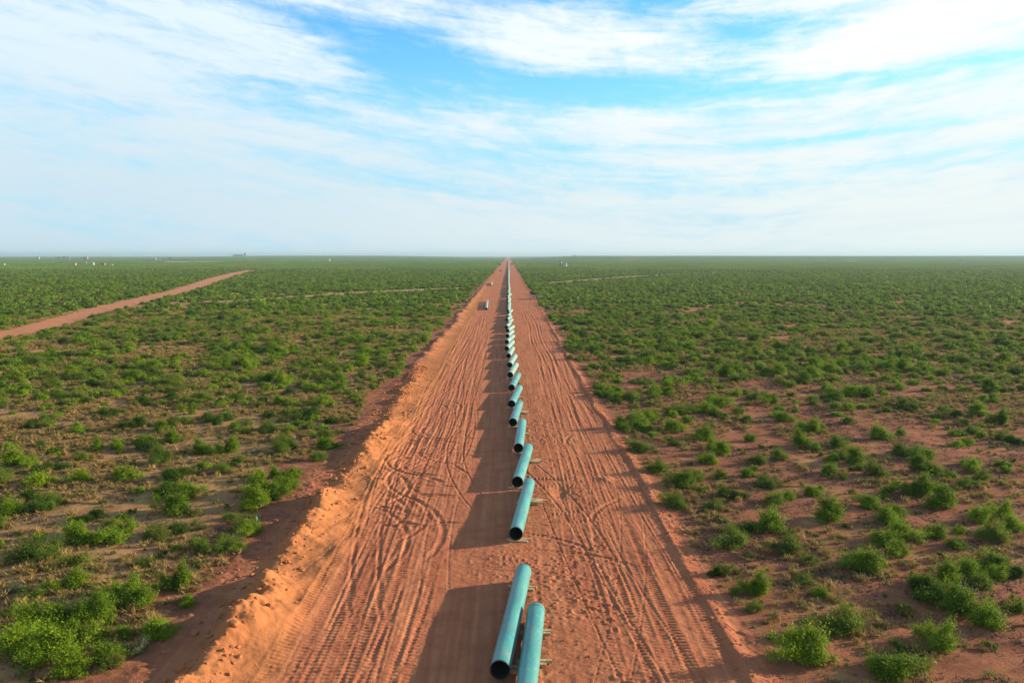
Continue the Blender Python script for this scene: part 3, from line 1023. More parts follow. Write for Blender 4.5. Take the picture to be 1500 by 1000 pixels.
# the shrubs of the foreground: base of each bush in the photograph, its width there, its kind
HAND = []
for x, y, w, kd in [(265, 960, 170, 'g'), (385, 880, 150, 'o'), (320, 755, 70, 'g'), (105, 750, 100, 'g'), (120, 800, 60, 'o'), (245, 715, 60, 'o'), (215, 640, 110, 'o'), (280, 655, 60, 'o'),
                    (470, 680, 150, 'g'), (415, 665, 65, 'd'), (540, 640, 100, 'g'), (545, 605, 140, 'g'), (345, 535, 110, 'g'), (165, 560, 110, 'g'), (60, 620, 125, 'o'), (85, 570, 70, 'd'), (250, 465, 130, 'g'), (165, 430, 110, 'd'),
                    (165, 480, 80, 'o'), (50, 465, 90, 'd'), (15, 530, 50, 'o'), (125, 365, 70, 'o'), (185, 350, 60, 'o'), (340, 390, 70, 'g'), (350, 350, 100, 'g'), (415, 360, 70, 'g'), (265, 315, 80, 'g'),
                    (280, 265, 140, 'g'), (100, 290, 50, 'g'), (20, 330, 60, 'g'), (15, 405, 60, 'o'), (95, 400, 60, 'g'), (205, 235, 70, 'g'), (160, 185, 60, 'g'), (80, 165, 80, 'g'), (65, 120, 70, 'g'), (215, 135, 70, 'g'),
                    (345, 120, 90, 'g'), (530, 125, 80, 'g'), (400, 205, 110, 'g'), (350, 170, 70, 'g'), (450, 165, 60, 'g'), (575, 205, 120, 'd'), (680, 225, 80, 'g'), (720, 150, 100, 'g'), (820, 180, 110, 'g'),
                    (770, 220, 70, 'g'), (830, 245, 70, 'g'), (875, 300, 90, 'd'), (760, 280, 120, 'g'), (730, 310, 90, 'g'), (600, 345, 120, 'd'), (480, 290, 80, 'g'), (600, 385, 80, 'g'), (490, 400, 90, 'o'),
                    (670, 400, 110, 'o'), (780, 410, 60, 'o'), (830, 385, 170, 'g'), (740, 430, 70, 'o'), (580, 455, 110, 'g'), (680, 490, 100, 'g'), (450, 490, 80, 'g'), (540, 535, 150, 'g'), (820, 525, 150, 'g'),
                    (890, 560, 90, 'g'), (720, 560, 50, 'g'), (650, 585, 80, 'g'), (720, 615, 70, 'o'), (830, 600, 110, 'o'), (760, 720, 170, 'g'), (840, 735, 190, 'g'), (850, 680, 150, 'g'), (640, 765, 130, 'd'), (720, 800, 140, 'g'),
                    (810, 845, 130, 'g'), (665, 910, 140, 'g'), (545, 1000, 150, 'g'), (590, 975, 40, 's'), (620, 960, 40, 's'), (365, 597, 25, 's'), (300, 578, 25, 's'), (195, 582, 30, 's'), (470, 840, 40, 's'), (453, 355, 25, 's'),
                    (400, 778, 30, 's'), (560, 795, 60, 'o'), (140, 830, 24, 's'), (165, 875, 40, 's'), (205, 835, 24, 's'), (545, 920, 60, 'd'), (610, 690, 26, 's'), (385, 940, 20, 's'), (250, 830, 26, 's'), (385, 550, 35, 'd'), (880, 700, 80, 'd'), (880, 800, 60, 'g')]:
    HAND.append((1050 + x / 2, 500 + y / 2, w / 2, kd))
for x, y, w, kd in [(290, 108, 80, 'g'), (310, 170, 150, 'g'), (450, 160, 110, 'g'), (490, 120, 100, 'g'), (560, 210, 100, 'g'), (510, 215, 80, 'o'), (470, 222, 80, 'g'), (390, 232, 110, 'o'), (325, 262, 70, 'g'), (395, 267, 70, 'g'),
                    (480, 267, 80, 'g'), (560, 287, 80, 'g'), (375, 327, 80, 'o'), (590, 357, 80, 'g'), (430, 390, 80, 'o'), (500, 430, 100, 'g'), (540, 412, 70, 'o'), (495, 490, 90, 'o'), (570, 502, 35, 's'), (545, 567, 30, 's'),
                    (250, 80, 60, 'y'), (200, 55, 70, 'y'), (380, 125, 80, 'o'), (590, 90, 90, 'g'), (540, 100, 80, 'g'), (330, 240, 40, 'd'), (475, 305, 40, 'd'), (590, 690, 40, 'd'), (630, 690, 70, 'd'), (710, 840, 20, 's'), (590, 500, 60, 'o'), (590, 320, 60, 'g')]:
    HAND.append((750 + x / 2, 500 + y / 2, w / 2, kd))
for x, y, w, kd in [(60, 900, 160, 'g'), (140, 870, 150, 'g'), (220, 860, 170, 'g'), (190, 930, 160, 'g'), (310, 800, 170, 'g'), (345, 765, 110, 'g'), (80, 975, 140, 'g'), (20, 930, 120, 'g'), (240, 990, 190, 'g'), (320, 975, 80, 'y'),
                    (440, 880, 110, 'g'), (390, 920, 80, 'w'), (490, 735, 110, 'g'), (545, 775, 70, 'g'), (420, 665, 60, 'o'), (205, 670, 95, 'y'), (160, 745, 100, 'g'), (70, 670, 140, 'o'), (25, 740, 60, 'w'), (20, 815, 70, 'o'), (190, 915, 70, 'y'),
                    (250, 610, 120, 'g'), (305, 600, 90, 'g'), (210, 580, 80, 'g'), (250, 535, 90, 'd'), (320, 548, 60, 'y'), (450, 580, 100, 'y'), (530, 560, 90, 'd'), (490, 510, 110, 'g'), (590, 625, 90, 'o'), (60, 515, 140, 'g'), (25, 475, 120, 'd'),
                    (150, 485, 80, 'o'), (100, 435, 100, 'g'), (230, 418, 90, 'g'), (130, 390, 130, 'd'), (345, 420, 100, 'g'), (550, 465, 80, 'g'), (490, 460, 120, 'd'), (500, 410, 90, 'd'), (470, 362, 90, 'o'), (590, 332, 80, 'g'), (660, 382, 100, 'd'),
                    (650, 332, 70, 'g'), (420, 322, 80, 'd'), (460, 302, 90, 'g'), (340, 312, 60, 'g'), (280, 322, 60, 'g'), (230, 352, 60, 'y'), (20, 372, 80, 'g'), (20, 322, 60, 'g'), (310, 218, 100, 'd'), (385, 185, 40, 'y'), (90, 255, 90, 'o'),
                    (65, 155, 60, 'g'), (300, 165, 130, 'g'), (190, 170, 100, 'g'), (120, 172, 70, 'd'), (550, 205, 80, 'g'), (650, 132, 70, 'g'), (780, 415, 110, 'g'), (740, 490, 100, 'g'), (775, 460, 110, 'g'), (715, 545, 90, 'y'), (670, 525, 60, 'o'), (720, 495, 60, 'g'),
                    (630, 240, 110, 'd'), (690, 260, 90, 'o'), (510, 250, 90, 'o'), (380, 262, 80, 'd'), (770, 265, 60, 'o'), (570, 510, 50, 'y'), (380, 440, 30, 's'), (625, 442, 24, 's')]:
    HAND.append((x / 2, 500 + y / 2, w / 2, kd))
for x, y, w, kd in [(450, 320, 80, 'g'), (450, 285, 60, 'o'), (400, 262, 50, 'o'), (290, 272, 60, 'o'), (550, 192, 36, 'y'), (480, 242, 60, 'd'), (430, 355, 60, 'o'), (345, 235, 80, 'd'), (410, 150, 60, 'g'), (320, 130, 60, 'g'), (350, 90, 50, 'o'),
                    (330, 445, 90, 'g'), (270, 470, 80, 'd'), (360, 405, 70, 'g'), (335, 300, 60, 'o'), (520, 160, 50, 'o')]:
    HAND.append((250 + x / 2, 500 + y / 2, w / 2, kd))


def build_scrub():
    rng = np.random.default_rng(77)
    S = []                                              # x, y, radius, height factor, kind, variant, angle
    for px, py, w, kd in HAND:
        p = at(px, py)
        r = (w / F) * math.hypot(p.y, H) / 2 * 1.04
        if kd == 's':
            r *= .85
        # the pixel is the front foot of the bush: its centre stands about half a radius behind
        if r > 1.75 and kd != 's':
            m = max(2, int(round((r / 1.25) ** 1.5)))
            for j in range(m):
                a = 6.28 * (j + rng.uniform(0, .6)) / m
                q = r * rng.uniform(.35, .66)
                S.append((p.x + q * math.cos(a) * 1.1, p.y + r * .5 + q * math.sin(a), rng.uniform(.9, 1.45) * min(1.0, r / 2.0 + .2), 1.0, kd if rng.random() < .75 else 'god'[rng.integers(0, 3)]))
        else:
            S.append((p.x, p.y + r * .55, r, 1.0, kd))
    hx, hy, hr = np.array([s[0] for s in S]), np.array([s[1] for s in S]), np.array([s[2] for s in S])
    # everything else: clumped natural scatter, thinner in front of the camera on the right
    n = 175000
    y = np.sqrt(rng.uniform(28.0 ** 2, 1180.0 ** 2, n))
    x = rng.uniform(-1, 1, n) * (14 + .70 * y)
    left = x < 0
    clump = fbm(x / 26.0, y / 26.0, 51, 3) * .55 + fbm(x / 8.0, y / 8.0, 52, 2) * .45
    cover = sstep(clump, .36, .60)
    big = fbm(x / 160.0, y / 200.0, 53, 3)
    dens = .040 + .140 * cover * np.clip(-.10 + 2.4 * big, .35, 1.7)
    dens *= np.where(left, sstep(y, 60, 135) * .55 + .45, sstep(y, 80, 180) * .85 + .15)
    dens *= 1 + .25 * sstep(y, 120, 220) + .25 * sstep(y, 250, 600)
    area = (1180.0 ** 2 - 28.0 ** 2) / 2 * 2 * .70 + 14 * 2 * 1150
    keep = rng.uniform(0, 1, n) < dens * area / n
    keep &= off_roads(x, y, .9)
    x, y, cover = x[keep], y[keep], cover[keep]
    ok = np.ones(len(x), bool)
    nearm = np.where(y < 175)[0]
    for i in nearm:
        d = np.hypot(hx - x[i], hy - y[i])
        if (d < hr + .5).any():
            ok[i] = False
    x, y = x[ok], y[ok]
    rad = np.exp(rng.normal(.14, .34, len(x)))
    rad = np.clip(rad, .45, 2.3) * (1 - .38 * (1 - sstep(y, 70, 150)))
    kk = rng.uniform(0, 1, len(x)) + .35 * (fbm(x / 45.0, y / 45.0, 54, 2) - .5)
    kinds = np.where(kk < .50, 'g', np.where(kk < .76, 'o', np.where(kk < .93, 'd', 'y')))
    for i in range(len(x)):
        S.append((x[i], y[i], rad[i], 1.0, str(kinds[i])))
    # the ones that show largest are things of their own
    share = [(s[2] / math.hypot(s[1], s[0], H), i) for i, s in enumerate(S)]
    def in_view(s):
        return abs(s[0]) < .655 * s[1] + 3 and s[1] > 37
    order = [i for q, i in sorted(share, reverse=True) if in_view(S[i])]
    single = set(order[:296])
    KN = {'g': ('mesquite_shrub', 'bright green mesquite shrub'), 'o': ('creosote_shrub', 'olive green creosote shrub'), 'd': ('creosote_shrub', 'dark green leafy shrub'),
          'y': ('creosote_shrub', 'yellow-green loose shrub'), 's': ('snakeweed_tuft', 'tiny yellowish snakeweed tuft'), 'w': ('sage_shrub', 'grey-green sage shrub')}
    lanes = {}
    for i in sorted(single, key=lambda j: S[j][1]):
        s = S[i]
        if s[0] > 0:
            b = 0 if s[0] < 19 else 1 if s[0] < 28 else 2 if s[0] < 42 else 3
            where = ["beside the strip's right edge", 'a little right of the strip', 'well right of the strip', 'near the right border'][b]
            grp = 'shrubs right of the strip'
        else:
            b = 0 if s[0] > -25 else 1 if s[0] > -34 else 2 if s[0] > -46 else 3
            where = ['just left of the windrow', 'on grassy ground left of windrow', 'well left of the windrow', 'near the left border'][b]
            grp = 'shrubs left of the strip'
        size = 'large ' if s[2] > 1.9 else 'small ' if s[2] < .9 and s[4] != 's' else ''
        key = (s[0] > 0, b)
        lanes[key] = lanes.get(key, -1) + 1
        c = lanes[key]
        nm, lb = KN[s[4]]
        if c < 30:
            o_ = 'frontmost' if c == 0 else ORD[c] + ' from the front'
            lab, g2 = '%s%s, %s %s' % (size, lb, o_, where), grp
        else:
            lab = '%s%s among the farther shrubs %s' % (size, lb, where)
            g2 = lab + 's'
        t = thing(nm, (s[0], s[1], ground_z(s[0], s[1]) - .03), lab, 'tuft' if s[4] == 's' else 'shrub', g2, rng.uniform(0, 6.28))
        f = s[2] / 1.5
        hz = f * rng.uniform(.8, 1.12)
        if s[4] != 's':
            hz = min(hz, 1.9 / 1.45)
        t.scale = (f, f * rng.uniform(.75, 1.2), hz)
        pr = PROTO[s[4]][rng.integers(0, len(PROTO[s[4]]))]
        link('foliage', pr[0], t)
        link('stems', pr[1], t)
    rest = [S[i] for i in range(len(S)) if i not in single]
    return np.array([(s[0], s[1], s[2]) for s in rest]), [s[4] for s in rest]


REST, REST_K = build_scrub()


def scatter(name, pts, scl, rot, idx, protos, label, cat):
    """one object of many instanced copies (ground cover that nobody could count)"""
    me = bpy.data.meshes.new(name)
    me.vertices.add(len(pts))
    me.vertices.foreach_set('co', np.ascontiguousarray(pts, np.float32).ravel())
    for nm, ty, val, fld in (('scl', 'FLOAT_VECTOR', scl, 'vector'), ('rot', 'FLOAT_VECTOR', rot, 'vector'), ('vi', 'INT', idx, 'value')):
        a = me.attributes.new(nm, ty, 'POINT')
        a.data.foreach_set(fld, np.ascontiguousarray(val, np.int32 if ty == 'INT' else np.float32).ravel())
    o = link(name, me)
    tag(o, label, cat, kind='stuff')
    col = bpy.data.collections.new(name + ' kinds')
    for i, m in enumerate(protos):
        col.objects.link(bpy.data.objects.new('%s_%02d' % (name, i), m))
    ng = bpy.data.node_groups.new(name, 'GeometryNodeTree')
    ng.interface.new_socket('Geometry', in_out='INPUT', socket_type='NodeSocketGeometry')
    ng.interface.new_socket('Geometry', in_out='OUTPUT', socket_type='NodeSocketGeometry')
    N = ng.nodes
    gi, go = N.new('NodeGroupInput'), N.new('NodeGroupOutput')
    iop = N.new('GeometryNodeInstanceOnPoints')
    ci = N.new('GeometryNodeCollectionInfo')
    ci.inputs['Collection'].default_value = col
    ci.inputs['Separate Children'].default_value = True
    ci.inputs['Reset Children'].default_value = True
    iop.inputs['Pick Instance'].default_value = True
    def attr(nm, ty):
        a = N.new('GeometryNodeInputNamedAttribute')
        a.data_type = ty
        a.inputs['Name'].default_value = nm
        return next(s for s in a.outputs if s.name == 'Attribute' and s.enabled)
    L = ng.links.new
    L(gi.outputs[0], iop.inputs['Points'])
    L(ci.outputs[0], iop.inputs['Instance'])
    L(attr('vi', 'INT'), iop.inputs['Instance Index'])
    L(attr('rot', 'FLOAT_VECTOR'), iop.inputs['Rotation'])
    L(attr('scl', 'FLOAT_VECTOR'), iop.inputs['Scale'])
    L(iop.outputs[0], go.inputs[0])
    md = o.modifiers.new('scatter', 'NODES')
    md.node_group = ng
    return o


def clump_mesh(seed, kind, n, ll, lw, rad=1.5, hgt=1.3, mat=None, spread=.14, tips=18):
    rng = np.random.default_rng(seed)
    a = rng.uniform(0, 6.28, tips)
    e = np.arcsin(rng.uniform(0, 1, tips))
    q = rng.uniform(.55, 1.0, tips) * rad
    T = np.stack([q * np.cos(a) * np.cos(e) * .9, q * np.sin(a) * np.cos(e) * .9, hgt * (.2 + .8 * np.sin(e)) * rng.uniform(.65, 1.1, tips)], 1)
    i = rng.integers(0, tips, n)
    cen = T[i] * rng.uniform(.6, 1.05, (n, 1)) + rng.normal(0, spread, (n, 3)) * rad
    cen[:, 2] = np.abs(cen[:, 2]) + .05
    out = cen - np.array([0, 0, hgt * .2])
    out /= np.linalg.norm(out, axis=1, keepdims=True)
    v, f = orient_quads(cen, out * .8 + rng.normal(0, .6, (n, 3)), out * .5 + rng.normal(0, .6, (n, 3)) + [0, 0, .5], ll * rng.uniform(.6, 1.4, n), lw * rng.uniform(.6, 1.4, n))
    me = mesh_np('clump', v, f, mat or M_LEAF[kind])
    tt = rng.uniform(0, 1, tips)
    set_tint(me, np.clip(.6 * tt[i] + .4 * rng.uniform(0, 1, n), 0, 1))
    return me


def build_stuff():
    rng = np.random.default_rng(3)
    KI = {'g': 0, 'o': 1, 'd': 2, 'y': 3, 's': 3, 'w': 1}
    mid, low = [], []
    for kd in 'gody':
        for j in range(3):
            mid.append(clump_mesh(300 + j + ord(kd), kd, 900, .26, .13, hgt=1.25 - .12 * j, tips=24))
            low.append(clump_mesh(400 + j + ord(kd), kd, 130, .62, .36, hgt=1.25 - .12 * j, tips=16))
    x, y, r = REST[:, 0], REST[:, 1], REST[:, 2]
    z = base_relief(x, y) - .05
    ki = np.array([KI[q] for q in REST_K]) * 3 + rng.integers(0, 3, len(x))
    f = r / 1.5
    hz = np.minimum(f * rng.uniform(.8, 1.1, len(x)), 1.5)
    scl = np.stack([f, f, hz], 1)
    rot = np.stack([0 * x, 0 * x, rng.uniform(0, 6.28, len(x))], 1)
    near = np.hypot(x, y) < 330
    P = np.stack([x, y, z], 1)
    scatter('scrub', P[near], scl[near], rot[near], ki[near], mid, 'low green scrub covering the middle ground on both sides of the strip', 'scrub')
    fr = ~near
    scatter('distant_scrub', P[fr], scl[fr], rot[fr], ki[fr], low, 'low green scrub of the distance seen as one textured cover', 'scrub')
    # far scrub: tiles of many low bushes
    tiles = []
    for t in range(5):
        nb = 330
        bx, by = rng.uniform(-30, 30, nb), rng.uniform(-30, 30, nb)
        c = fbm(bx / 14.0 + 9 * t, by / 14.0, 60 + t, 2)
        ok = rng.uniform(0, 1, nb) < sstep(c, .28, .5) + .25
        bx, by = bx[ok], by[ok]
        q = 13
        i = np.repeat(np.arange(len(bx)), q)
        m = len(i)
        rr = rng.uniform(.9, 2.0, len(bx))[i]
        a, e = rng.uniform(0, 6.28, m), np.arcsin(rng.uniform(0, 1, m))
        cen = np.stack([bx[i] + rr * np.cos(a) * np.cos(e) * .8, by[i] + rr * np.sin(a) * np.cos(e) * .8, .25 + .95 * rr * .75 * np.sin(e)], 1)
        out = np.stack([np.cos(a) * np.cos(e), np.sin(a) * np.cos(e), np.sin(e) + .2], 1)
        v, fc = orient_quads(cen, out + rng.normal(0, .5, (m, 3)), rng.normal(0, 1, (m, 3)) + [0, 0, .6], 1.15 * rng.uniform(.6, 1.4, m), .8 * rng.uniform(.6, 1.4, m))
        me = mesh_np('tile', v, fc, M_FAR)
        set_tint(me, np.clip(.75 * rng.uniform(0, 1, len(bx))[i] + .25 * rng.uniform(0, 1, m), 0, 1))
        tiles.append(me)
    pts = []
    for side, x0 in ((1, 13.5 + 30), (-1, -21 - 30)):
        for i in range(70):
            X = x0 + side * 60 * i
            ys = np.arange(1180 + 30, 6200, 60.0)
            okx = np.abs(X) < .69 * ys + 60
            for Y in ys[okx]:
                pts.append((X, Y))
    pts = np.array(pts)
    keep = off_roads(pts[:, 0], pts[:, 1], 14) & (rng.uniform(0, 1, len(pts)) < .40 + 1.0 * (1 - sstep(pts[:, 1], 1500, 2600)) + .75 * fbm(pts[:, 0] / 300, pts[:, 1] / 420, 63, 3))
    pts = pts[keep]
    z = base_relief(pts[:, 0], pts[:, 1]) - .1
    n = len(pts)
    scatter('far_scrub', np.column_stack([pts, z]), np.ones((n, 3)), np.column_stack([np.zeros((n, 2)), rng.integers(0, 4, n) * math.pi / 2]),
            rng.integers(0, 5, n), tiles, 'green scrub of the far plain reading as one mass up to the horizon', 'scrub')
    # dry grass: tufts of thin blades
    tufts = []
    for t in range(4):
        nb = 46
        a = rng.uniform(0, 6.28, nb)
        rr = rng.uniform(0, .22, nb)
        cen = np.stack([rr * np.cos(a), rr * np.sin(a), rng.uniform(.07, .20, nb)], 1)
        up = np.stack([np.cos(a) * .6, np.sin(a) * .6, np.ones(nb)], 1) + rng.normal(0, .25, (nb, 3))
        v, fc = orient_quads(cen, rng.normal(0, 1, (nb, 3)), up, rng.uniform(.22, .5, nb), rng.uniform(.02, .045, nb))
        me = mesh_np('tuft', v, fc, M_DRY)
        set_tint(me, rng.uniform(0, 1, nb))
        tufts.append(me)
    n = 190000
    y = np.sqrt(rng.uniform(33.0 ** 2, 300.0 ** 2, n))
    x = rng.uniform(-1, 1, n) * (12 + .68 * y)
    g = fbm(x / 7.0, y / 7.0, 71, 3)
    d = np.where(x < 0, sstep(g, .36, .56) * .9, sstep(g, .42, .66) * .5)
    ok = (rng.uniform(0, 1, n) < d) & off_roads(x, y, .2)
    x, y = x[ok], y[ok]
    s = rng.uniform(.7, 1.9, len(x)) * (1 + .5 * sstep(y, 80, 200))
    scatter('dry_grass', np.stack([x, y, base_relief(x, y) - .02], 1), np.stack([s, s, s * rng.uniform(.6, 1.1, len(x))], 1), np.stack([0 * x, 0 * x, rng.uniform(0, 6.28, len(x))], 1),
            rng.integers(0, 4, len(x)), tufts, 'straw coloured dry grass tufts between the shrubs', 'grass')
    # small green weeds
    weeds = [clump_mesh(800 + i, 'o', 150, .12, .05, rad=.35, hgt=.30, mat=M_LEAF['oyd'[i]], tips=8) for i in range(3)]
    n = 9000
    y = np.sqrt(rng.uniform(33.0 ** 2, 170.0 ** 2, n))
    x = rng.uniform(-1, 1, n) * (12 + .68 * y)
    ok = (rng.uniform(0, 1, n) < np.where(x < 0, .55, .40)) & off_roads(x, y, .0) & (rng.uniform(0, 1, n) < sstep(fbm(x / 9.0, y / 9.0, 72, 3), .35, .6))
    x, y = x[ok], y[ok]
    s = rng.uniform(.45, 1.5, len(x))
    scatter('weeds', np.stack([x, y, base_relief(x, y) - .02], 1), np.stack([s, s, s], 1), np.stack([0 * x, 0 * x, rng.uniform(0, 6.28, len(x))], 1),
            rng.integers(0, 3, len(x)), weeds, 'knee-high green weeds dotted over the open soil', 'weeds')


build_stuff()


def build_litter():
    rng = np.random.default_rng(41)
    kinds = []
    for t in range(4):
        nb = 14
        cen = np.column_stack([rng.normal(0, .28, (nb, 2)), rng.uniform(.01, .07, nb)])
        v, f = orient_quads(cen, rng.normal(0, .5, (nb, 3)) + [0, 0, 1], rng.normal(0, 1, (nb, 3)) * [1, 1, .25], rng.uniform(.08, .34, nb), rng.uniform(.02, .07, nb))
        kinds.append(mesh_np('litter', v, f, M_LITTER))
    n = 60000
    y = np.sqrt(rng.uniform(33.0 ** 2, 150.0 ** 2, n))
    x = rng.uniform(-1, 1, n) * (12 + .68 * y)
    ok = off_roads(x, y, .0) & (rng.uniform(0, 1, n) < .15 + .7 * sstep(fbm(x / 5.0, y / 5.0, 73, 3), .4, .62))
    x, y = x[ok], y[ok]
    s = rng.uniform(.5, 1.5, len(x))
    scatter('plant_litter', np.stack([x, y, base_relief(x, y)], 1), np.stack([s, s, s], 1), np.stack([0 * x, 0 * x, rng.uniform(0, 6.28, len(x))], 1),
            rng.integers(0, 4, len(x)), kinds, 'dark dead twigs and plant litter strewn over the open soil', 'litter')


build_litter()


def build_clods():
    rng = np.random.default_rng(43)
    kinds = []
    for t in range(4):
        import bmesh
        bm = bmesh.new()
        bmesh.ops.create_icosphere(bm, subdivisions=2, radius=.5)
        for v in bm.verts:
            n = float(vnoise(v.co.x * 2.6 + 9 * t, v.co.y * 2.6 + v.co.z * 3.1, 140 + t))
            v.co *= .65 + .75 * n
            v.co.z *= .75
        me = bpy.data.meshes.new('clod')
        bm.to_mesh(me)
        bm.free()
        me.materials.append(M_SOIL)
        kinds.append(me)
    X, Y, S = [], [], []
    def add(x, y, s):
        X.append(x), Y.append(y), S.append(s)
    n = 3800
    y = np.sqrt(rng.uniform(33.0 ** 2, 150.0 ** 2, n))
    x = -15.9 + rng.normal(0, 1.25, n) - 1.2 * sstep(y, 75, 160)
    add(x, y, np.clip(np.exp(rng.normal(-2.15, .6, n)), .05, .5))
    n = 2600
    y = np.sqrt(rng.uniform(33.0 ** 2, 130.0 ** 2, n))
    add(rng.normal(2.8, 1.7, n), y, np.clip(np.exp(rng.normal(-2.75, .45, n)), .03, .2))
    n = 1500
    y = np.sqrt(rng.uniform(33.0 ** 2, 130.0 ** 2, n))
    add(12.2 + rng.normal(0, .5, n), y, np.clip(np.exp(rng.normal(-2.5, .5, n)), .03, .3))
    n = 2200
    y = np.sqrt(rng.uniform(33.0 ** 2, 130.0 ** 2, n))
    add(rng.uniform(-13.0, -4.0, n), y, np.clip(np.exp(rng.normal(-2.95, .45, n)), .03, .16))
    X, Y, S = np.concatenate(X), np.concatenate(Y), np.concatenate(S)
    Z = base_relief(X, Y) + strip_relief(X, Y) + S * .12
    R_ = rng.uniform(-.5, .5, (len(X), 3))
    R_[:, 2] *= 12
    scatter('soil_clods', np.stack([X, Y, Z], 1), np.stack([S, S * rng.uniform(.7, 1.3, len(S)), S], 1), R_, rng.integers(0, 4, len(X)), kinds,
            'loose clods of red soil crumbled along the windrow and lanes', 'soil')


build_clods()

# ------------------------------------------------------------------ far oilfield, poles, fence, vehicles
def on_land(px, py, d=None):
    p = at(px, py)
    if d:
        k = d / p.y
        p = Vector((p.x * k, d, 0))
    p.z = float(base_relief(np.array([p.x]), np.array([p.y]))[0])
    return p


def tank(loc, r, h, mat, label, group=None):
    t = thing('storage_tank', loc, label, 'tank', group)
    MB().lathe([(r, -.3), (r, h), (r * 1.015, h), (r * 1.015, h + .12)], 28).build('shell', mat, t, True)
    MB().lathe([(r * 1.01, h + .125), (r * .5, h + r * .12), (.01, h + r * .2)], 28).build('roof', mat, t, True)
    mb = MB()
    mb.box((r + .35, 0, h / 2), (.08, .5, h), 0)
    mb.box((r + .45, 0, h + .4), (.9, 1.2, .08), 0)
    mb.build('ladder', M_GREY, t)
    return t


def pole(loc, h, label, group):
    t = thing('utility_pole', loc, label, 'pole', group)
    MB().tube((0, 0, -.5), (0, 0, h), .22, .15, 8).build('shaft', M_POLE, t)
    MB().box((0, 0, h - .8), (2.6, .16, .2), 0, .02).build('crossarm', M_POLE, t)
    mb = MB()
    for s in (-1.1, 0.0, 1.1):
        mb.tube((s, 0, h - .7 + (.75 if s == 0 else 0)), (s, 0, h - .35 + (.75 if s == 0 else 0)), .07, .05, 6)
    mb.build('insulators', M_GREY, t)


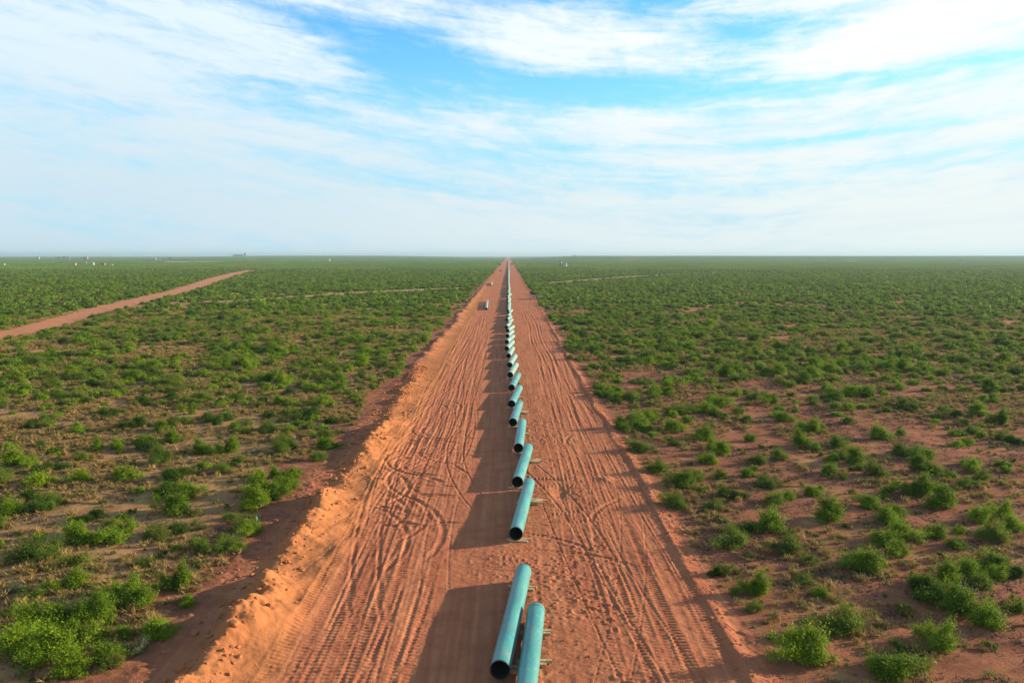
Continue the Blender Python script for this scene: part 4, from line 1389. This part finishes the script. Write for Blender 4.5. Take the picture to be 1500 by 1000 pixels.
def far_things():
    # nearer tank battery on the left
    p = on_land(136, 389, 1640)
    tank(p, 3.4, 6.6, M_WHITE, 'bright white storage tank standing in the far scrub on the left', 'tanks of the near battery')
    p = on_land(149, 390, 1640)
    tank(p, 2.4, 5.8, M_TAN, 'left one of two tan storage tanks right of the bright white tank', 'tanks of the near battery')
    p = on_land(152.8, 390, 1640)
    tank(p, 2.3, 5.6, M_TAN, 'right one of two tan storage tanks right of the bright white tank', 'tanks of the near battery')
    p = on_land(109, 389.5, 1640)
    t = thing('equipment_shed', p, 'tan equipment shed at the left end of the tank battery', 'shed')
    MB().box((0, 0, 2.2), (6.5, 5, 4.6)).build('wall', M_TAN, t)
    MB().add([(-3.5, -2.8, 4.5), (3.5, -2.8, 4.5), (3.5, 2.8, 4.5), (-3.5, 2.8, 4.5), (-3.5, 0, 6), (3.5, 0, 6)], [(0, 1, 5, 4), (2, 3, 4, 5), (0, 4, 3), (1, 2, 5)]).build('roof', M_PINK, t)
    MB().box((0, -2.53, 1.5), (2.2, .08, 3)).build('door', M_GREY, t)
    p = on_land(119, 390, 1650)
    t = thing('pipe_rack', p, 'long low grey pipe rack between shed and bright white tank', 'pipe rack')
    mb = MB()
    for i in range(7):
        mb.box((-10 + i * 3.4, 0, 1.0), (.3, .3, 2.2))
    mb.build('posts', M_GREY, t)
    MB().box((0, 0, 2.3), (21, 1.6, .5)).build('pipe_bundle', M_TAN, t)
    p = on_land(126.5, 389.6, 1640)
    t = thing('separator_tower', p, 'thin pale separator tower left of the bright white tank', 'tower')
    MB().lathe([(.7, 0), (.7, 8.2), (.35, 8.9), (.02, 9.1)], 16).build('vessel', M_GREY, t, True)
    MB().box((.95, 0, 5), (.5, 1.2, .1)).build('platform', M_GREY, t)
    p = on_land(164, 390, 1650)
    t = thing('field_cabin', p, 'small pale cabin alone right of the tan tanks', 'cabin')
    MB().box((0, 0, 1.3), (4.2, 2.6, 2.7)).build('wall', M_WHITE, t)
    MB().box((0, 0, 2.75), (4.6, 3.0, .2)).build('roof', M_GREY, t)
    MB().box((-.8, -1.33, 1.1), (.9, .06, 2.0)).build('door', M_GREY, t)
    p = on_land(5.5, 389, 1700)
    t = thing('field_cabin', p, 'small pale cabin in the scrub by the left border', 'cabin')
    MB().box((0, 0, 1.5), (5, 3, 3)).build('wall', M_WHITE, t)
    MB().box((0, 0, 3.1), (5.4, 3.4, .2)).build('roof', M_GREY, t)
    # tank row on the left horizon
    for i, px in enumerate((82.5, 86.5, 90.5, 94, 98, 101.5)):
        p = on_land(px, 380, 4000)
        tank(p, 3.9, 13 if i != 4 else 15, M_WHITE if i % 2 == 0 else M_GREY, '%s tank of the pale tank row on the left horizon' % (['leftmost', 'second', 'third', 'fourth', 'fifth', 'rightmost'][i]), 'tank row on the left horizon')
    p = on_land(125.5, 380, 3900)
    t = thing('process_building', p, 'faded red process building on the left horizon right of the tank row', 'building')
    MB().box((0, 0, 5), (20, 12, 11)).build('wall', M_PINK, t)
    MB().box((0, 0, 10.8), (21, 13, .6)).build('roof', M_GREY, t)
    mb = MB()
    for s in (-1, 0, 1):
        mb.box((s * 6, -6.05, 4), (3, .1, 5))
    mb.build('doors', M_DARK, t)
    p = on_land(56, 380, 4000)
    t = thing('process_building', p, 'small grey building far left on the horizon', 'building')
    MB().box((0, 0, 5), (12, 9, 11)).build('wall', M_GREY, t)
    MB().box((0, 0, 10.8), (13, 10, .6)).build('roof', M_DARK, t)
    MB().box((3, 0, 13), (3, 3, 4)).build('stack', M_DARK, t)
    # well site right of it
    p = on_land(228.5, 380, 3300)
    tank(p, 3.0, 9, M_WHITE, 'single white tank on the left horizon beside the slanted well rig', 'well site tanks')
    p = on_land(234, 381, 3250)
    tank(p, 2.6, 6, M_GREY, 'grey tank right below the slanted well rig on the horizon', 'well site tanks')
    p = on_land(231.5, 380.5, 3280)
    t = thing('well_rig', p, 'dark well rig with a slanted boom on the left horizon', 'rig')
    mb = MB()
    for sx, sy in ((-1, -1), (1, -1), (1, 1), (-1, 1)):
        mb.tube((sx * 2.2, sy * 2.2, 0), (sx * .5, sy * .5, 13), .3, .2, 6)
    for z in (3, 6, 9):
        mb.box((0, 0, z), (4.4 - z * .27, 4.4 - z * .27, .3))
    mb.build('mast', M_DARK, t)
    MB().tube((-4, 0, 16.5), (6.5, 0, 12.5), .55, .4, 8).build('boom', M_DARK, t)
    MB().box((-3, 0, 2), (5, 3, 4)).build('engine_house', M_GREY, t)
    p = on_land(249.3, 380, 3300)
    t = thing('elevated_bin', p, 'dark elevated bin on legs on the left horizon', 'bin')
    mb = MB()
    for sx in (-4, -1.4, 1.4, 4):
        for sy in (-2, 2):
            mb.tube((sx, sy, 0), (sx, sy, 6), .35, .35, 6)
    mb.build('legs', M_DARK, t)
    MB().box((0, 0, 8), (11, 5, 4.5), 0, .4).build('hopper', M_DARK, t)
    # plant on the distant ridge
    p = on_land(350, 376, 6900)
    t = thing('gas_plant', p, 'blue-grey gas plant with a tower on the distant left ridge', 'plant')
    mb = MB()
    for i, (w, h) in enumerate(((16, 17), (11, 15), (14, 18), (10, 14), (13, 17), (9, 15))):
        mb.box((-42 + i * 15, 0, h / 2 - 1), (w, 12, h))
    mb.build('process_block', M_GREY, t)
    MB().box((52, 0, 14), (11, 11, 29)).build('tower', M_DARK, t)
    MB().tube((-78, 0, 0), (-78, 0, 30), 1.0, .6, 8).build('flare_stack', M_DARK, t)
    p = on_land(482.6, 382, 2750)
    tank(p, 3.2, 10, M_WHITE, 'lone white tank far off in the scrub left of the strip')
    # right side tank pair
    p = on_land(821.7, 390, 1460)
    t = thing('flare_tower', p, 'dark square steel tower left beside the white tank right of the strip', 'tower')
    mb = MB()
    for sx, sy in ((-1, -1), (1, -1), (1, 1), (-1, 1)):
        mb.tube((sx * 1.5, sy * 1.5, 0), (sx * 1.3, sy * 1.3, 11.5), .25, .2, 6)
    for z in (3, 6, 9, 11.4):
        mb.box((0, 0, z), (3.2, 3.2, .2))
    mb.build('frame', M_DARK, t)
    MB().lathe([(1.15, 0), (1.15, 10.5), (.5, 11.3)], 14).build('vessel', M_GREY, t, True)
    p = on_land(828.8, 390, 1460)
    tank(p, 2.2, 7.6, M_WHITE, 'white storage tank far right of the strip beside the dark tower')
    p = on_land(825.2, 390.4, 1470)
    tank(p, 1.2, 4, M_GREY, 'squat grey tank between the dark tower and white tank')
    p = on_land(841.5, 378, 4000)
    t = thing('elevated_bin', p, 'dark elevated bin on legs on the horizon right of the strip', 'bin')
    mb = MB()
    for sx in (-7, -3, 3, 7):
        for sy in (-2, 2):
            mb.tube((sx, sy, 0), (sx, sy, 7), .5, .5, 6)
    mb.build('legs', M_DARK, t)
    MB().box((0, 0, 9.4), (18, 6, 5), 0, .4).build('hopper', M_GREY, t)
    # utility poles
    for i, (px, d, h) in enumerate(((832, 2600, 15), (760, 3300, 15), (864, 2700, 13), (880, 2800, 13), (925, 2800, 13), (1007, 2900, 13), (1467, 2600, 14), (338, 5200, 22), (670, 3000, 12), (704, 3000, 12),
                                    (603, 3000, 12), (30, 2400, 11), (200, 2500, 12), (296, 2600, 12), (452, 2700, 12), (660, 3300, 12))):
        side = 'right of' if px > 745 else 'left of'
        p = on_land(px, 379, d)
        q = ['first', 'second', 'third', 'fourth', 'fifth', 'sixth', 'seventh', 'eighth', 'ninth', 'tenth']
        xs = sorted(v for v in (832, 760, 864, 880, 925, 1007, 1467) if px > 745) if px > 745 else sorted((v for v in (338, 670, 704, 603, 30, 200, 296, 452, 660)), reverse=True)
        lab = 'thin utility pole on the horizon, %s one %s the strip' % (q[xs.index(px)], side)
        pole(p, h, lab, 'utility poles along the horizon')
    # fence beside the strip
    p = at(781, 438)
    t = thing('wire_fence', (p.x, p.y, 0), 'short wire fence of pale posts at the right edge of the strip', 'fence')
    q = at(795, 438)
    L = q.x - p.x
    for i in range(6):
        MB().tube((L * i / 5, .25 * math.sin(i * 2), -.2), (L * i / 5, .25 * math.sin(i * 2), 1.75 + .12 * math.sin(i * 5)), .10, .085, 8).build('post', M_POST, t)
    for z in (.5, 1.0, 1.45):
        MB().tube((0, 0, z), (L, 0, z), .012, .012, 4).build('wire', M_GREY, t)
    MB().tube((0, 0, 1.2), (L / 5, .24, 1.2), .06, .06, 6).build('brace_rail', M_POST, t)
    # scattered thin strips standing in for a dark line across the right lane
    rng = np.random.default_rng(8)
    a, b = at(758, 438.8), at(780, 439.2)
    m = 1300
    tt = rng.uniform(0, 1, m)
    cen = np.stack([a.x + (b.x - a.x) * tt, a.y + rng.normal(0, .28, m), np.abs(rng.normal(.1, .12, m))], 1)
    v, f = orient_quads(cen, rng.normal(0, 1, (m, 3)), rng.normal(0, 1, (m, 3)) * [1, 1, .4], rng.uniform(.3, .9, m), rng.uniform(.03, .07, m))
    tag(link('dark_row', mesh_np('dark_row', v, f, M_BARK)), 'dark row of thin strips lying across the right lane by the fence', 'brush', kind='stuff')
    # markers
    p = at(846.5, 442)
    t = thing('marker_post', (p.x, p.y, base_relief(np.array([p.x]), np.array([p.y]))[0]), 'lone white marker post in the scrub right of the fence', 'post')
    MB().tube((0, 0, -.2), (0, 0, 2.2), .11, .10, 10).build('post', M_WHITE, t)
    MB().lathe([(.13, 2.2), (.13, 2.45), (.02, 2.55)], 10).build('cap', M_WHITE, t)
    p = at(376.5, 776)
    t = thing('survey_stake', (p.x, p.y, ground_z(p.x, p.y)), 'thin wooden survey stake with green ribbon by the left windrow', 'stake')
    MB().box((0, 0, .45), (.055, .03, 1.3), .3).build('lath', M_LATH, t)
    MB().box((.03, -.02, .92), (.13, .05, .20), .5, .01).build('ribbon', M_RIBBON, t)
    # vehicles far up the strip
    def truck(px, py, mat, rz, label):
        p = at(px, py)
        t = thing('pickup_truck', (p.x, p.y, .02), label, 'truck', 'trucks on the strip', rz)
        mb = MB()
        mb.box((0, 0, .78), (1.9, 5.5, .55), 0, .12)
        mb.box((0, 2.0, 1.08), (1.8, 1.4, .18), 0, .08)
        for s in (-.86, .86):
            mb.box((s, -1.75, 1.2), (.1, 1.9, .36), 0, .03)
        mb.box((0, -2.68, 1.2), (1.6, .1, .36), 0, .03)
        mb.build('body', mat, t)
        cb = MB()
        vs = []
        for z, y0, y1, w in ((1.05, -.75, 1.45, .9), (1.9, -.55, .75, .74)):
            vs += [(-w, y0, z), (w, y0, z), (w, y1, z), (-w, y1, z)]
        cb.add(vs, [(0, 1, 5, 4), (1, 2, 6, 5), (2, 3, 7, 6), (3, 0, 4, 7), (4, 5, 6, 7)])
        cb.build('cab', mat, t)
        g = MB()
        g.add([(-.75, -.735, 1.25), (.75, -.735, 1.25), (.66, -.60, 1.78), (-.66, -.60, 1.78)], [(0, 1, 2, 3)])
        g.add([(.875, -.5, 1.25), (.875, 1.1, 1.25), (.78, .65, 1.78), (.78, -.45, 1.78)], [(0, 1, 2, 3)])
        g.add([(-.875, -.5, 1.25), (-.875, 1.1, 1.25), (-.78, .65, 1.78), (-.78, -.45, 1.78)], [(3, 2, 1, 0)])
        g.build('windows', M_GLASS, t)
        for sx in (-.82, .82):
            for sy in (-1.65, 1.7):
                MB().tube((sx - .13, sy, .4), (sx + .13, sy, .4), .4, .4, 16).build('wheel', M_RUBBER, t)
    truck(732.6, 397.4, M_TRUCK, .25, 'dark pickup truck in the left lane, nearest vehicle on the strip')
    def excavator(px, py, rz, label):
        p = at(px, py)
        t = thing('excavator', (p.x, p.y, .02), label, 'excavator', 'excavators at the far end of the strip', rz)
        for sx in (-1.25, 1.25):
            mb = MB()
            pts = [(-2.0, .05), (2.0, .05), (2.5, .5), (2.0, .98), (-2.0, .98), (-2.5, .5)]
            vs = [(sx + w, y, z) for w in (-.35, .35) for y, z in pts]
            mb.add(vs, [tuple(range(6)), tuple(range(11, 5, -1))] + [(q, q + 6, (q + 1) % 6 + 6, (q + 1) % 6) for q in range(6)])
            mb.build('crawler_track', M_RUBBER, t)
        MB().box((0, -.6, 1.9), (2.9, 4.2, 1.5), 0, .15).build('house', M_TRUCK, t)
        MB().box((-.95, 1.0, 2.5), (1.0, 1.6, 1.9), 0, .1).build('cab', M_GLASS, t)
        bm_ = MB()
        bm_.tube((.3, 1.4, 1.8), (.3, 4.2, 5.2), .42, .38, 8)
        bm_.tube((.3, 4.2, 5.2), (.3, 6.6, 4.6), .38, .3, 8)
        bm_.build('boom', M_TRUCK, t)
        MB().tube((.3, 6.6, 4.8), (.3, 7.0, 1.6), .3, .22, 8).build('stick', M_TRUCK, t)
        MB().box((.3, 6.8, 1.1), (1.3, 1.1, 1.0), 0, .25).build('bucket', M_DARK, t)
    excavator(732.2, 388.8, 1.1, 'dark excavator in the left lane beyond the nearest truck')
    excavator(730.4, 386.6, 2.2, 'farthest dark excavator in the left lane near the horizon')
    excavator(749.6, 387.6, -1.2, 'dark excavator just right of the pipe row near the horizon')
    truck(755.5, 386.0, M_TRUCKW, .4, 'white pickup truck at the right edge of the strip near the horizon')


far_things()

# ------------------------------------------------------------------ air
def haze():
    m = bpy.data.materials.new('thin desert haze')
    m.use_nodes = True
    t = m.node_tree
    t.nodes.remove(t.nodes['Principled BSDF'])
    v = t.nodes.new('ShaderNodeVolumePrincipled')
    v.inputs['Color'].default_value = (0.36, 0.52, 0.62, 1)
    v.inputs['Density'].default_value = HAZE
    v.inputs['Anisotropy'].default_value = 0.2
    t.links.new(v.outputs[0], t.nodes['Material Output'].inputs['Volume'])
    mb = MB()
    mb.box((0, 8000, 24.0), (40000, 17000, 58))
    o = mb.build('haze', m)
    tag(o, 'thin pale haze over the whole plain', 'haze', kind='stuff')


HAZE = 0.0001
haze()
